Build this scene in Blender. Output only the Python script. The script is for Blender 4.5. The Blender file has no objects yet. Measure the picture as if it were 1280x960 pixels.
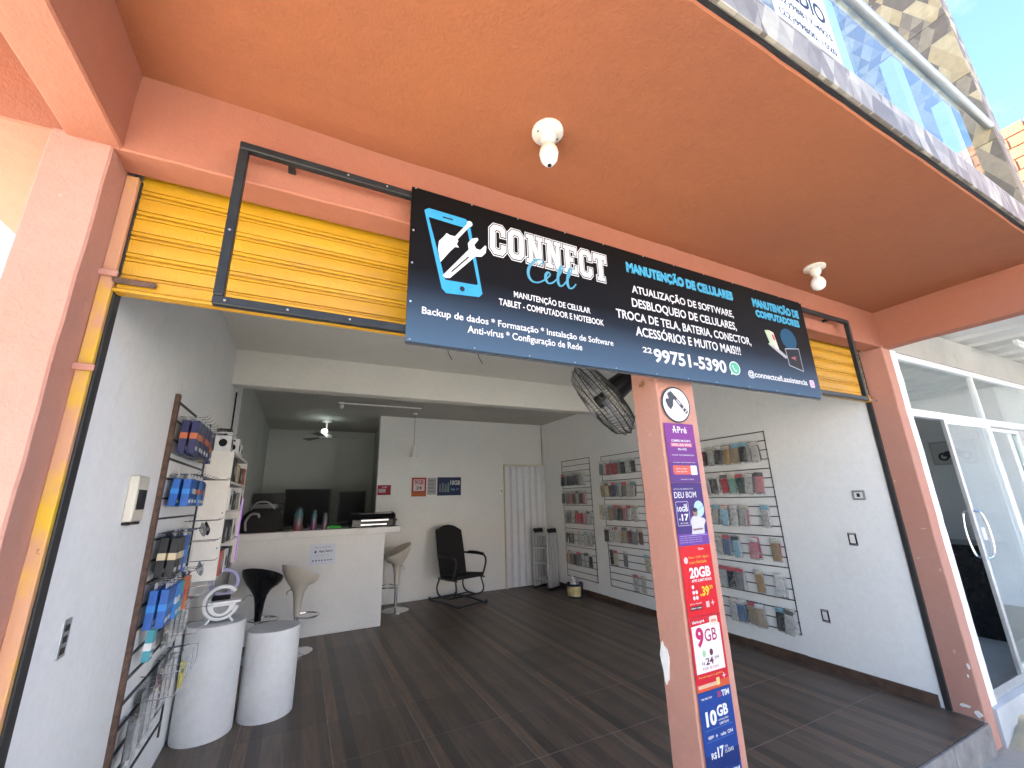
import bpy, bmesh, math, random
from mathutils import Vector, Matrix, noise
random.seed(7)
R = math.radians
scene = bpy.context.scene
col = scene.collection

# ------------------------------------------------------------------ camera
cam = bpy.data.cameras.new('camera')
cam.sensor_width = 36.0
cam.lens = 516.93 / 1280 * 36.0
cam.clip_start = 0.05
cam.clip_end = 2000
co = bpy.data.objects.new('camera', cam)
col.objects.link(co)
co.matrix_world = Matrix(((0.89643725, -0.09471336, -0.43293145, 0.0),
                          (-0.44237158, -0.24987773, -0.86131789, 0.0),
                          (-0.02660162, 0.96363401, -0.26589821, 1.55),
                          (0, 0, 0, 1)))
scene.camera = co

# ------------------------------------------------------------------ sky, sun, exposure
SUN_EL, SUN_AZ = R(40), R(125)          # azimuth: direction towards the sun, measured from +X to +Y
w = bpy.data.worlds.new('World')
scene.world = w
w.use_nodes = True
nt = w.node_tree
nt.nodes.clear()
sky = nt.nodes.new('ShaderNodeTexSky')
sky.sky_type = 'NISHITA'
sky.sun_disc = False
sky.sun_elevation = SUN_EL
sky.sun_rotation = R(90) - SUN_AZ
sky.air_density = 1.0
sky.dust_density = 0.1
sky.ozone_density = 4.0
bg = nt.nodes.new('ShaderNodeBackground')
bg.inputs['Strength'].default_value = 0.051
wo = nt.nodes.new('ShaderNodeOutputWorld')
tcw = nt.nodes.new('ShaderNodeTexCoord')
mpw = nt.nodes.new('ShaderNodeMapping'); mpw.inputs['Scale'].default_value = (1.2, 2.6, 5.0)
nzw = nt.nodes.new('ShaderNodeTexNoise'); nzw.inputs['Scale'].default_value = 2.4; nzw.inputs['Detail'].default_value = 9; nzw.inputs['Roughness'].default_value = 0.62
rpw = nt.nodes.new('ShaderNodeValToRGB'); rpw.color_ramp.elements[0].position = 0.52; rpw.color_ramp.elements[0].color = (0, 0, 0, 1); rpw.color_ramp.elements[1].position = 0.80; rpw.color_ramp.elements[1].color = (0.35, 0.35, 0.35, 1)
mxw = nt.nodes.new('ShaderNodeMix'); mxw.data_type = 'RGBA'; mxw.inputs[7].default_value = (3.2, 3.3, 3.5, 1)
nt.links.new(tcw.outputs['Generated'], mpw.inputs[0]); nt.links.new(mpw.outputs[0], nzw.inputs['Vector']); nt.links.new(nzw.outputs[0], rpw.inputs[0])
nt.links.new(rpw.outputs[0], mxw.inputs[0]); nt.links.new(sky.outputs[0], mxw.inputs[6]); nt.links.new(mxw.outputs[2], bg.inputs[0])
nt.links.new(bg.outputs[0], wo.inputs[0])
sl = bpy.data.lights.new('sun', 'SUN')
sl.energy = 5.0
sl.angle = R(0.6)
sl.color = (1.0, 0.95, 0.87)
so = bpy.data.objects.new('sun', sl)
col.objects.link(so)
sd = Vector((math.cos(SUN_EL) * math.cos(SUN_AZ), math.cos(SUN_EL) * math.sin(SUN_AZ), math.sin(SUN_EL)))
so.rotation_euler = sd.to_track_quat('Z', 'Y').to_euler()
so.location = sd * 40
vs = scene.view_settings
vs.view_transform = 'Standard'
vs.look = 'None'
vs.exposure = 3.85
vs.gamma = 1.0
vs.use_curve_mapping = False
scene.cycles.max_bounces = 10
scene.cycles.diffuse_bounces = 6
scene.cycles.transparent_max_bounces = 24
scene.cycles.sample_clamp_indirect = 6
scene.cycles.use_denoising = True

# ------------------------------------------------------------------ mesh helpers
class MB:
    def __init__(s):
        s.v, s.f, s.m = [], [], []
        s.cur = 0
    def add(s, verts, faces):
        b = len(s.v)
        s.v += [tuple(p) for p in verts]
        for f in faces:
            s.f.append([b + i for i in f])
            s.m.append(s.cur)
        return s
    def box(s, x0, x1, y0, y1, z0, z1):
        v = [(x, y, z) for z in (z0, z1) for y in (y0, y1) for x in (x0, x1)]
        return s.add(v, [(0, 2, 3, 1), (4, 5, 7, 6), (0, 1, 5, 4), (2, 6, 7, 3), (0, 4, 6, 2), (1, 3, 7, 5)])
    def cyl(s, p0, p1, r0, r1=None, n=10, caps=True):
        r1 = r0 if r1 is None else r1
        p0, p1 = Vector(p0), Vector(p1)
        d = (p1 - p0).normalized()
        a = d.orthogonal().normalized()
        b = d.cross(a)
        v = []
        for p, r in ((p0, r0), (p1, r1)):
            for i in range(n):
                t = 2 * math.pi * i / n
                v.append(p + (a * math.cos(t) + b * math.sin(t)) * r)
        f = [(i, (i + 1) % n, n + (i + 1) % n, n + i) for i in range(n)]
        if caps:
            f += [tuple(range(n - 1, -1, -1)), tuple(range(n, 2 * n))]
        return s.add(v, f)
    def tube(s, pts, r, n=6, closed=False):
        pts = [Vector(p) for p in pts]
        k = len(pts)
        rr = r if isinstance(r, (list, tuple)) else [r] * k
        v = []
        prev = None
        for i, p in enumerate(pts):
            if closed:
                d = (pts[(i + 1) % k] - pts[i - 1])
            else:
                d = pts[min(i + 1, k - 1)] - pts[max(i - 1, 0)]
            d.normalize()
            if prev is None:
                a = d.orthogonal().normalized()
            else:
                a = (prev - d * prev.dot(d))
                a = a.normalized() if a.length > 1e-6 else d.orthogonal().normalized()
            prev = a
            b = d.cross(a)
            for j in range(n):
                t = 2 * math.pi * j / n
                v.append(p + (a * math.cos(t) + b * math.sin(t)) * rr[i])
        f = []
        for i in range(k if closed else k - 1):
            i2 = (i + 1) % k
            for j in range(n):
                f.append((i * n + j, i * n + (j + 1) % n, i2 * n + (j + 1) % n, i2 * n + j))
        if not closed:
            f += [tuple(range(n - 1, -1, -1)), tuple(range((k - 1) * n, k * n))]
        return s.add(v, f)
    def lathe(s, prof, c=(0, 0, 0), n=24, sx=1.0, sy=1.0, tilt=None):
        c = Vector(c)
        v, f = [], []
        for (r, z) in prof:
            for i in range(n):
                t = 2 * math.pi * i / n
                dz = tilt(r, z, t) if tilt else 0
                v.append(c + Vector((r * sx * math.cos(t), r * sy * math.sin(t), z + dz)))
        k = len(prof)
        for i in range(k - 1):
            for j in range(n):
                f.append((i * n + j, i * n + (j + 1) % n, (i + 1) * n + (j + 1) % n, (i + 1) * n + j))
        f.append(tuple(range(n - 1, -1, -1)))
        f.append(tuple(range((k - 1) * n, k * n)))
        return s.add(v, f)
    def poly(s, pts):
        return s.add(pts, [tuple(range(len(pts)))])
    def prism(s, pts, d):
        d = Vector(d)
        n = len(pts)
        a = [Vector(p) for p in pts]
        return s.add(a + [p + d for p in a], [tuple(range(n - 1, -1, -1)), tuple(range(n, 2 * n))] +
                     [(i, (i + 1) % n, n + (i + 1) % n, n + i) for i in range(n)])
    def grid_box(s, x0, x1, y0, y1, z0, z1, seg=0.1, amp=0.003, seed=0.0):
        """a plastered box: subdivided, with hand-finished uneven faces"""
        bm = bmesh.new()
        nx, ny, nz = [max(1, int(round(d / seg))) for d in (x1 - x0, y1 - y0, z1 - z0)]
        idx = {}
        def vert(i, j, k):
            key = (i, j, k)
            if key not in idx:
                p = Vector((x0 + (x1 - x0) * i / nx, y0 + (y1 - y0) * j / ny, z0 + (z1 - z0) * k / nz))
                o = noise.noise_vector(p * 3.1 + Vector((seed, 0, 0))) * amp + noise.noise_vector(p * 11.0 + Vector((0, seed, 0))) * amp * 0.6
                idx[key] = len(s.v)
                s.v.append(tuple(p + o))
            return idx[key]
        def face(q):
            s.f.append(q); s.m.append(s.cur)
        for i in range(nx):
            for j in range(ny):
                face([vert(i, j, 0), vert(i, j + 1, 0), vert(i + 1, j + 1, 0), vert(i + 1, j, 0)])
                face([vert(i, j, nz), vert(i + 1, j, nz), vert(i + 1, j + 1, nz), vert(i, j + 1, nz)])
        for i in range(nx):
            for k in range(nz):
                face([vert(i, 0, k), vert(i + 1, 0, k), vert(i + 1, 0, k + 1), vert(i, 0, k + 1)])
                face([vert(i, ny, k), vert(i, ny, k + 1), vert(i + 1, ny, k + 1), vert(i + 1, ny, k)])
        for j in range(ny):
            for k in range(nz):
                face([vert(0, j, k), vert(0, j, k + 1), vert(0, j + 1, k + 1), vert(0, j + 1, k)])
                face([vert(nx, j, k), vert(nx, j + 1, k), vert(nx, j + 1, k + 1), vert(nx, j, k + 1)])
        bm.free()
        return s

def mesh_of(name, mb, mats, bevel=0, smooth=False, seg=1):
    me = bpy.data.meshes.new(name)
    me.from_pydata(mb.v, [], mb.f)
    for m in (mats if isinstance(mats, (list, tuple)) else [mats]):
        me.materials.append(m)
    if any(mb.m):
        me.polygons.foreach_set('material_index', mb.m)
    if bevel:
        bm = bmesh.new()
        bm.from_mesh(me)
        bmesh.ops.recalc_face_normals(bm, faces=bm.faces)
        es = [e for e in bm.edges if len(e.link_faces) == 2 and e.calc_face_angle(0) > R(35)]
        bmesh.ops.bevel(bm, geom=es, offset=bevel, segments=seg, affect='EDGES', profile=0.5, clamp_overlap=True)
        bm.to_mesh(me)
        bm.free()
    else:
        bm = bmesh.new()
        bm.from_mesh(me)
        bmesh.ops.recalc_face_normals(bm, faces=bm.faces)
        bm.to_mesh(me)
        bm.free()
    if smooth:
        me.polygons.foreach_set('use_smooth', [True] * len(me.polygons))
        try:
            me.set_sharp_from_angle(angle=R(smooth if smooth is not True else 40))
        except Exception:
            pass
    me.update()
    return me

def link(name, me, parent=None):
    o = bpy.data.objects.new(name, me)
    col.objects.link(o)
    if parent is not None:
        o.parent = parent
        o.matrix_parent_inverse = world_inv(parent)
    return o

def world_inv(p):
    m = p.matrix_basis.copy()
    q = p
    while q.parent is not None:
        m = q.parent.matrix_basis @ q.matrix_parent_inverse @ m
        q = q.parent
    return m.inverted()

def tag(o, label=None, cat=None, group=None, kind=None):
    if label: o['label'] = label
    if cat: o['category'] = cat
    if group: o['group'] = group
    if kind: o['kind'] = kind
    return o

def thing(name, label, cat, loc=(0, 0, 0), group=None):
    o = bpy.data.objects.new(name, None)
    o.empty_display_size = 0.1
    o.location = loc
    col.objects.link(o)
    return tag(o, label, cat, group)

def part(name, mb, mats, parent, bevel=0, smooth=False, label=None, seg=1):
    o = link(name, mesh_of(name, mb, mats, bevel, smooth, seg), parent)
    if label: o['label'] = label
    return o

def single(name, mb, mats, label, cat, group=None, bevel=0, smooth=False, seg=1):
    return tag(link(name, mesh_of(name, mb, mats, bevel, smooth, seg)), label, cat, group)

def struct(name, mb, mats, bevel=0, smooth=False):
    return tag(link(name, mesh_of(name, mb, mats, bevel, smooth)), kind='structure')

def dup(o, parent=None):
    c = o.copy()
    col.objects.link(c)
    if parent is not None:
        c.parent = parent
    for ch in [k for k in o.children]:
        dup(ch, c)
    return c

# ------------------------------------------------------------------ materials
def base(name, color, rough=0.6, metal=0.0, spec=0.5):
    m = bpy.data.materials.new(name)
    m.use_nodes = True
    b = m.node_tree.nodes['Principled BSDF']
    b.inputs['Base Color'].default_value = (*color, 1)
    b.inputs['Roughness'].default_value = rough
    b.inputs['Metallic'].default_value = metal
    b.inputs['Specular IOR Level'].default_value = spec
    return m, m.node_tree, b

def N(nt, t, **kw):
    n = nt.nodes.new(t)
    for k, v in kw.items():
        setattr(n, k, v)
    return n

def noise_node(nt, scale, detail=5, rough=0.6, coord='Object', stretch=None):
    tc = N(nt, 'ShaderNodeTexCoord')
    src = tc.outputs[coord]
    if stretch:
        mp = N(nt, 'ShaderNodeMapping')
        mp.inputs['Scale'].default_value = stretch
        nt.links.new(src, mp.inputs[0])
        src = mp.outputs[0]
    n = N(nt, 'ShaderNodeTexNoise')
    n.inputs['Scale'].default_value = scale
    n.inputs['Detail'].default_value = detail
    n.inputs['Roughness'].default_value = rough
    nt.links.new(src, n.inputs['Vector'])
    return n

def ramp(nt, src, stops, interp='LINEAR'):
    r = N(nt, 'ShaderNodeValToRGB')
    r.color_ramp.interpolation = interp
    e = r.color_ramp.elements
    while len(e) < len(stops):
        e.new(0.5)
    for el, (p, c) in zip(e, stops):
        el.position = p
        el.color = (*c, 1) if len(c) == 3 else c
    nt.links.new(src, r.inputs[0])
    return r

def bump(nt, b, src, strength=0.3, dist=0.004):
    bp = N(nt, 'ShaderNodeBump')
    bp.inputs['Strength'].default_value = strength
    bp.inputs['Distance'].default_value = dist
    nt.links.new(src, bp.inputs['Height'])
    nt.links.new(bp.outputs[0], b.inputs['Normal'])
    return bp

def mixc(nt, fac, a, b, blend='MIX'):
    m = N(nt, 'ShaderNodeMix', data_type='RGBA', blend_type=blend)
    for sock, val in ((m.inputs[0], fac), (m.inputs[6], a), (m.inputs[7], b)):
        if hasattr(val, 'is_linked') or hasattr(val, 'links'):
            nt.links.new(val, sock)
        elif isinstance(val, (int, float)):
            sock.default_value = val
        else:
            sock.default_value = (*val, 1)
    return m.outputs[2]

def plaster(name, c, c2, worn=None, rough=0.85, grain=0.35, blotch=1.3, scuff=0.0, scuffc=(0.5, 0.48, 0.45)):
    """painted plaster: large blotches, trowel grain, optional scuffs and worn flecks"""
    m, nt, b = base(name, c, rough)
    n1 = noise_node(nt, blotch, 4, 0.55)
    r1 = ramp(nt, n1.outputs[0], [(0.35, c), (0.68, c2)])
    out = r1.outputs[0]
    n2 = noise_node(nt, 26, 6, 0.7)
    r2 = ramp(nt, n2.outputs[0], [(0.3, (0.95, 0.95, 0.95)), (0.7, (1.03, 1.03, 1.03))])
    out = mixc(nt, 1.0, out, r2.outputs[0], 'MULTIPLY')
    if worn:
        n3 = noise_node(nt, 7, 8, 0.72)
        r3 = ramp(nt, n3.outputs[0], [(0.66, (0, 0, 0)), (0.70, (1, 1, 1))])
        out = mixc(nt, r3.outputs[0], out, worn)
    if scuff:
        n4 = noise_node(nt, 3.0, 9, 0.75, stretch=(1, 1, 0.6))
        r4 = ramp(nt, n4.outputs[0], [(0.56, (0, 0, 0)), (0.75, (scuff, scuff, scuff))])
        out = mixc(nt, r4.outputs[0], out, scuffc)
    nt.links.new(out, b.inputs['Base Color'])
    n5 = noise_node(nt, 9, 8, 0.62)
    n6 = noise_node(nt, 90, 3, 0.6)
    ad = N(nt, 'ShaderNodeMath', operation='MULTIPLY_ADD')
    nt.links.new(n6.outputs[0], ad.inputs[0])
    ad.inputs[1].default_value = 0.35
    nt.links.new(n5.outputs[0], ad.inputs[2])
    bump(nt, b, ad.outputs[0], grain, 0.012)
    return m

def plain(name, c, rough=0.5, metal=0.0, var=0.12, scale=18, spec=0.5, bumpy=0.0):
    m, nt, b = base(name, c, rough, metal, spec)
    n = noise_node(nt, scale, 4, 0.6)
    lo = tuple(max(0, x * (1 - var)) for x in c)
    hi = tuple(min(1, x * (1 + var)) for x in c)
    r = ramp(nt, n.outputs[0], [(0.3, lo), (0.7, hi)])
    nt.links.new(r.outputs[0], b.inputs['Base Color'])
    rr = N(nt, 'ShaderNodeMapRange')
    rr.inputs[3].default_value = max(0.02, rough - 0.08)
    rr.inputs[4].default_value = min(1, rough + 0.08)
    nt.links.new(n.outputs[0], rr.inputs[0])
    nt.links.new(rr.outputs[0], b.inputs['Roughness'])
    if bumpy:
        bump(nt, b, n.outputs[0], bumpy, 0.003)
    return m

M = {}
M['soffit'] = plaster('shaded_soffit_paint', worn=(0.26, 0.085, 0.038), scuff=0.35, scuffc=(0.22, 0.075, 0.04), c=(0.305, 0.097, 0.034), c2=(0.270, 0.088, 0.038), grain=0.6, blotch=0.9)  # pillar paint darkened; the soffit's shade is put into this colour
M['salmon'] = plaster('salmon_paint', (0.43, 0.205, 0.150), (0.42, 0.225, 0.175), grain=0.55, blotch=1.6, worn=(0.48, 0.30, 0.245))
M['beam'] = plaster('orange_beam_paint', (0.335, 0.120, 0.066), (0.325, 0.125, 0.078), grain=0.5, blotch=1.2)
M['white_wall'] = plaster('white_wall_paint', (0.83, 0.83, 0.81), (0.78, 0.79, 0.78), grain=0.12, blotch=1.0, scuff=0.32, scuffc=(0.56, 0.545, 0.50))
M['ceiling_white'] = plaster('ceiling_paint', (0.66, 0.64, 0.58), (0.60, 0.58, 0.52), grain=0.25, blotch=0.8)
M['white_masonry'] = plaster('white_masonry_paint', (0.76, 0.76, 0.76), (0.70, 0.70, 0.71), grain=0.6, blotch=2.5, scuff=0.3)
M['raw_plaster'] = plaster('bare_white_plaster', (0.78, 0.77, 0.74), (0.72, 0.71, 0.68), grain=0.5)
M['concrete'] = plaster('grey_concrete', (0.42, 0.41, 0.38), (0.34, 0.33, 0.30), grain=0.6, blotch=1.5, scuff=0.5, scuffc=(0.22, 0.21, 0.19))
M['pavement'] = plaster('pavement_concrete', (0.50, 0.47, 0.41), (0.42, 0.39, 0.34), grain=0.8, blotch=0.8, scuff=0.4, scuffc=(0.33, 0.30, 0.25))
M['street'] = plaster('street_paving', (0.25, 0.25, 0.245), (0.21, 0.21, 0.205), grain=0.8, blotch=0.4)
M['white_metal'] = plain('white_powder_coat', (0.72, 0.73, 0.73), 0.4, var=0.05)
M['rail_metal'] = plain('satin_rail_metal', (0.30, 0.32, 0.32), 0.4, 0.3, var=0.06)
M['alu'] = plain('brushed_aluminium', (0.62, 0.63, 0.64), 0.35, 0.9, var=0.08)
M['ladder_alu'] = plain('dull_aluminium', (0.46, 0.47, 0.48), 0.45, 0.4, var=0.1)
M['chrome'] = plain('chrome', (0.70, 0.70, 0.70), 0.15, 1.0, var=0.05)
M['black_metal'] = plain('black_painted_metal', (0.02, 0.02, 0.021), 0.45, 0.0, var=0.3)
M['frame_metal'] = plain('dark_grey_steel', (0.014, 0.017, 0.018), 0.45, 0.0, var=0.3, spec=0.35)
M['rust'] = plain('rusty_brown_steel', (0.095, 0.055, 0.038), 0.8, 0.0, var=0.5, scale=30, bumpy=0.4)
M['black_plastic'] = plain('black_plastic', (0.012, 0.012, 0.013), 0.4, var=0.25, spec=0.3)
M['black_gloss'] = plain('black_gloss', (0.010, 0.010, 0.011), 0.16, var=0.2, spec=0.35)
M['screen'] = plain('matt_screen', (0.006, 0.006, 0.007), 0.5, var=0.2, spec=0.12)
M['grey_plastic'] = plain('grey_plastic', (0.22, 0.22, 0.23), 0.45)
M['white_plastic'] = plain('white_plastic', (0.72, 0.72, 0.69), 0.4, var=0.05)
M['cream_plastic'] = plain('aged_cream_plastic', (0.60, 0.56, 0.46), 0.45, var=0.08)
M['stool_cream'] = plain('stone_coloured_plastic', (0.50, 0.47, 0.40), 0.3, var=0.05)
M['melamine'] = plain('white_melamine', (0.72, 0.70, 0.65), 0.5, var=0.05)
M['counter_white'] = plaster('white_counter_paint', (0.66, 0.66, 0.64), (0.60, 0.60, 0.585), rough=0.5, grain=0.08, blotch=2, scuff=0.35, scuffc=(0.42, 0.42, 0.40))
M['plinth'] = plaster('white_plinth_paint', (0.70, 0.71, 0.71), (0.64, 0.65, 0.66), rough=0.6, grain=0.18, blotch=4, scuff=0.45, scuffc=(0.45, 0.44, 0.42))
M['ceramic'] = plain('off_white_porcelain', (0.62, 0.57, 0.49), 0.35, var=0.12, scale=30)
M['cloth_black'] = plain('black_fabric', (0.010, 0.009, 0.009), 0.9, var=0.3, scale=60, bumpy=0.3)
M['paper'] = plain('white_paper', (0.76, 0.76, 0.75), 0.6, var=0.03)
M['stone'] = plaster('rubble_stone', (0.50, 0.42, 0.27), (0.42, 0.36, 0.26), grain=1.0, blotch=7, scuff=0.5, scuffc=(0.22, 0.19, 0.14))

def shutter_paint():
    m, nt, b = base('yellow_shutter_paint', (0.72, 0.45, 0.02), 0.42)
    n = noise_node(nt, 3, 6, 0.6, stretch=(0.6, 1, 3))
    r = ramp(nt, n.outputs[0], [(0.3, (0.42, 0.205, 0.006)), (0.6, (0.50, 0.265, 0.009)), (0.8, (0.40, 0.21, 0.02))])
    n2 = noise_node(nt, 10, 9, 0.75, stretch=(0.4, 1, 4))
    r2 = ramp(nt, n2.outputs[0], [(0.54, (0, 0, 0)), (0.72, (0.75, 0.75, 0.75))])
    o = mixc(nt, r2.outputs[0], r.outputs[0], (0.36, 0.20, 0.05))
    nt.links.new(o, b.inputs['Base Color'])
    # fine vertical ribbing stamped in the slat
    tc = N(nt, 'ShaderNodeTexCoord')
    wv = N(nt, 'ShaderNodeTexWave', bands_direction='X')
    wv.inputs['Scale'].default_value = 40
    wv.inputs['Distortion'].default_value = 0.4
    nt.links.new(tc.outputs['Object'], wv.inputs[0])
    bump(nt, b, wv.outputs[1], 0.12, 0.002)
    return m
M['yellow'] = shutter_paint()

def jamb_paint():
    m, nt, b = base('patchy_yellow_pink_paint', (0.6, 0.4, 0.1), 0.6)
    n = noise_node(nt, 4.5, 5, 0.6, stretch=(1, 1, 0.7))
    r = ramp(nt, n.outputs[0], [(0.38, (0.56, 0.34, 0.02)), (0.46, (0.52, 0.29, 0.08)), (0.52, (0.48, 0.25, 0.14))])
    n2 = noise_node(nt, 22, 6, 0.7)
    r2 = ramp(nt, n2.outputs[0], [(0.66, (0, 0, 0)), (0.72, (1, 1, 1))])
    nt.links.new(mixc(nt, r2.outputs[0], r.outputs[0], (0.16, 0.09, 0.04)), b.inputs['Base Color'])
    bump(nt, b, n2.outputs[0], 0.3, 0.004)
    return m
M['jamb'] = jamb_paint()

def wood_tile():
    """wood-print porcelain: the print runs along Y, each tile carries a set of planks"""
    m, nt, b = base('wood_print_porcelain', (0.05, 0.04, 0.035), 0.42)
    tc = N(nt, 'ShaderNodeTexCoord')
    sep = N(nt, 'ShaderNodeSeparateXYZ')
    nt.links.new(tc.outputs['Object'], sep.inputs[0])
    oi = N(nt, 'ShaderNodeObjectInfo')
    mr = N(nt, 'ShaderNodeMapRange')
    mr.inputs[1].default_value = -0.284
    mr.inputs[2].default_value = 0.284
    nt.links.new(sep.outputs[0], mr.inputs[0])
    r = ramp(nt, mr.outputs[0], [(0.0, (0.080, 0.060, 0.046)), (0.13, (0.034, 0.029, 0.027)), (0.27, (0.062, 0.050, 0.042)),
                                 (0.52, (0.048, 0.039, 0.034)), (0.70, (0.070, 0.055, 0.045)), (0.87, (0.052, 0.042, 0.036))], 'CONSTANT')
    # grain: long streaks
    mp = N(nt, 'ShaderNodeMapping')
    mp.inputs['Scale'].default_value = (26, 1.6, 1)
    nt.links.new(tc.outputs['Object'], mp.inputs[0])
    off = N(nt, 'ShaderNodeVectorMath', operation='ADD')
    sc = N(nt, 'ShaderNodeVectorMath', operation='SCALE')
    cb = N(nt, 'ShaderNodeCombineXYZ')
    for i in range(3):
        nt.links.new(oi.outputs['Random'], cb.inputs[i])
    nt.links.new(cb.outputs[0], sc.inputs[0])
    sc.inputs[3].default_value = 60
    nt.links.new(mp.outputs[0], off.inputs[0])
    nt.links.new(sc.outputs[0], off.inputs[1])
    n = N(nt, 'ShaderNodeTexNoise')
    n.inputs['Scale'].default_value = 2.2
    n.inputs['Detail'].default_value = 8
    n.inputs['Roughness'].default_value = 0.65
    nt.links.new(off.outputs[0], n.inputs[0])
    r2 = ramp(nt, n.outputs[0], [(0.32, (0.50, 0.50, 0.50)), (0.68, (1.55, 1.50, 1.44))])
    c = mixc(nt, 1.0, r.outputs[0], r2.outputs[0], 'MULTIPLY')
    # small brightness change from tile to tile
    mr2 = N(nt, 'ShaderNodeMapRange')
    mr2.inputs[3].default_value = 1.42
    mr2.inputs[4].default_value = 1.95
    nt.links.new(oi.outputs['Random'], mr2.inputs[0])
    cb2 = N(nt, 'ShaderNodeCombineXYZ')
    for i in range(3):
        nt.links.new(mr2.outputs[0], cb2.inputs[i])
    c = mixc(nt, 1.0, c, cb2.outputs[0], 'MULTIPLY')
    c = mixc(nt, 1.0, c, (1.12, 1.0, 0.86), 'MULTIPLY')
    # dust
    nd = noise_node(nt, 2.3, 7, 0.7)
    tcw = N(nt, 'ShaderNodeNewGeometry')
    nt.links.new(tcw.outputs['Position'], nd.inputs['Vector'])
    rd = ramp(nt, nd.outputs[0], [(0.45, (0, 0, 0)), (0.85, (0.22, 0.22, 0.22))])
    c = mixc(nt, rd.outputs[0], c, (0.22, 0.20, 0.18))
    nt.links.new(c, b.inputs['Base Color'])
    wv = N(nt, 'ShaderNodeTexWave', bands_direction='X')
    wv.inputs['Scale'].default_value = 36
    wv.inputs['Distortion'].default_value = 0.8
    nt.links.new(tc.outputs['Object'], wv.inputs[0])
    ad = N(nt, 'ShaderNodeMath', operation='MULTIPLY_ADD')
    nt.links.new(wv.outputs[1], ad.inputs[0])
    ad.inputs[1].default_value = 0.4
    nt.links.new(n.outputs[0], ad.inputs[2])
    bump(nt, b, ad.outputs[0], 0.22, 0.003)
    rr = ramp(nt, n.outputs[0], [(0.3, (0.30, 0.30, 0.30)), (0.7, (0.52, 0.52, 0.52))])
    nt.links.new(rr.outputs[0], b.inputs['Roughness'])
    return m
M['wood_tile'] = wood_tile()
M['grout'] = plain('light_grout', (0.31, 0.27, 0.235), 0.9, var=0.3, scale=8)
M['skirt'] = plain('brown_skirting_tile', (0.085, 0.050, 0.034), 0.5, var=0.35, scale=14)

def rhombus_tile(name, cols):
    """porcelain printed with slanted lozenges in cream, taupe and grey stone"""
    m, nt, b = base(name, (0.4, 0.35, 0.3), 0.45, 0.0, 0.3)
    tc = N(nt, 'ShaderNodeUVMap')
    sep = N(nt, 'ShaderNodeSeparateXYZ')
    nt.links.new(tc.outputs[0], sep.inputs[0])
    def mth(op, a, bb, c=None):
        x = N(nt, 'ShaderNodeMath', operation=op)
        for i, v in enumerate((a, bb, c)):
            if v is None: continue
            if isinstance(v, (int, float)): x.inputs[i].default_value = v
            else: nt.links.new(v, x.inputs[i])
        return x.outputs[0]
    s = mth('MULTIPLY', sep.outputs[0], 6.5)
    t = mth('MULTIPLY', sep.outputs[1], 5.5)
    a = mth('MULTIPLY_ADD', t, 0.5, s)
    c = mth('MULTIPLY_ADD', t, -0.5, s)
    fa, fb, fc = mth('FLOOR', a, 0), mth('FLOOR', c, 0), mth('FLOOR', mth('MULTIPLY', t, 0.5), 0)
    cb = N(nt, 'ShaderNodeCombineXYZ')
    nt.links.new(fa, cb.inputs[0]); nt.links.new(fb, cb.inputs[1]); nt.links.new(fc, cb.inputs[2])
    wn = N(nt, 'ShaderNodeTexWhiteNoise', noise_dimensions='3D')
    nt.links.new(cb.outputs[0], wn.inputs['Vector'])
    r = ramp(nt, wn.outputs[0], list(zip((0.0, 0.25, 0.45, 0.6, 0.8), cols)), 'CONSTANT')
    n = noise_node(nt, 14, 6, 0.7)
    r2 = ramp(nt, n.outputs[0], [(0.3, (0.8, 0.8, 0.8)), (0.7, (1.15, 1.15, 1.15))])
    nt.links.new(mixc(nt, 1.0, r.outputs[0], r2.outputs[0], 'MULTIPLY'), b.inputs['Base Color'])
    return m
M['lozenge'] = rhombus_tile('lozenge_print_porcelain', ((0.17, 0.145, 0.12), (0.33, 0.30, 0.245), (0.21, 0.185, 0.155), (0.40, 0.365, 0.29), (0.26, 0.23, 0.195)))
M['lozenge_sunny'] = rhombus_tile('lozenge_print_sun_warmed', ((0.17, 0.135, 0.095), (0.40, 0.31, 0.165), (0.22, 0.18, 0.125), (0.46, 0.37, 0.21), (0.29, 0.235, 0.155)))  # same tile as the fascia; warm sunlight is put into the colour

def brick_far():
    m, nt, b = base('hollow_block', (0.55, 0.22, 0.10), 0.85)
    oi = N(nt, 'ShaderNodeObjectInfo')
    n = noise_node(nt, 6, 5, 0.7)
    r = ramp(nt, n.outputs[0], [(0.3, (0.15, 0.048, 0.018)), (0.7, (0.20, 0.070, 0.028))])
    nt.links.new(r.outputs[0], b.inputs['Base Color'])
    bump(nt, b, n.outputs[0], 0.5, 0.01)
    return m
M['block'] = brick_far()
M['mortar'] = plain('pale_mortar', (0.22, 0.135, 0.085), 0.9, var=0.2)

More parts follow.
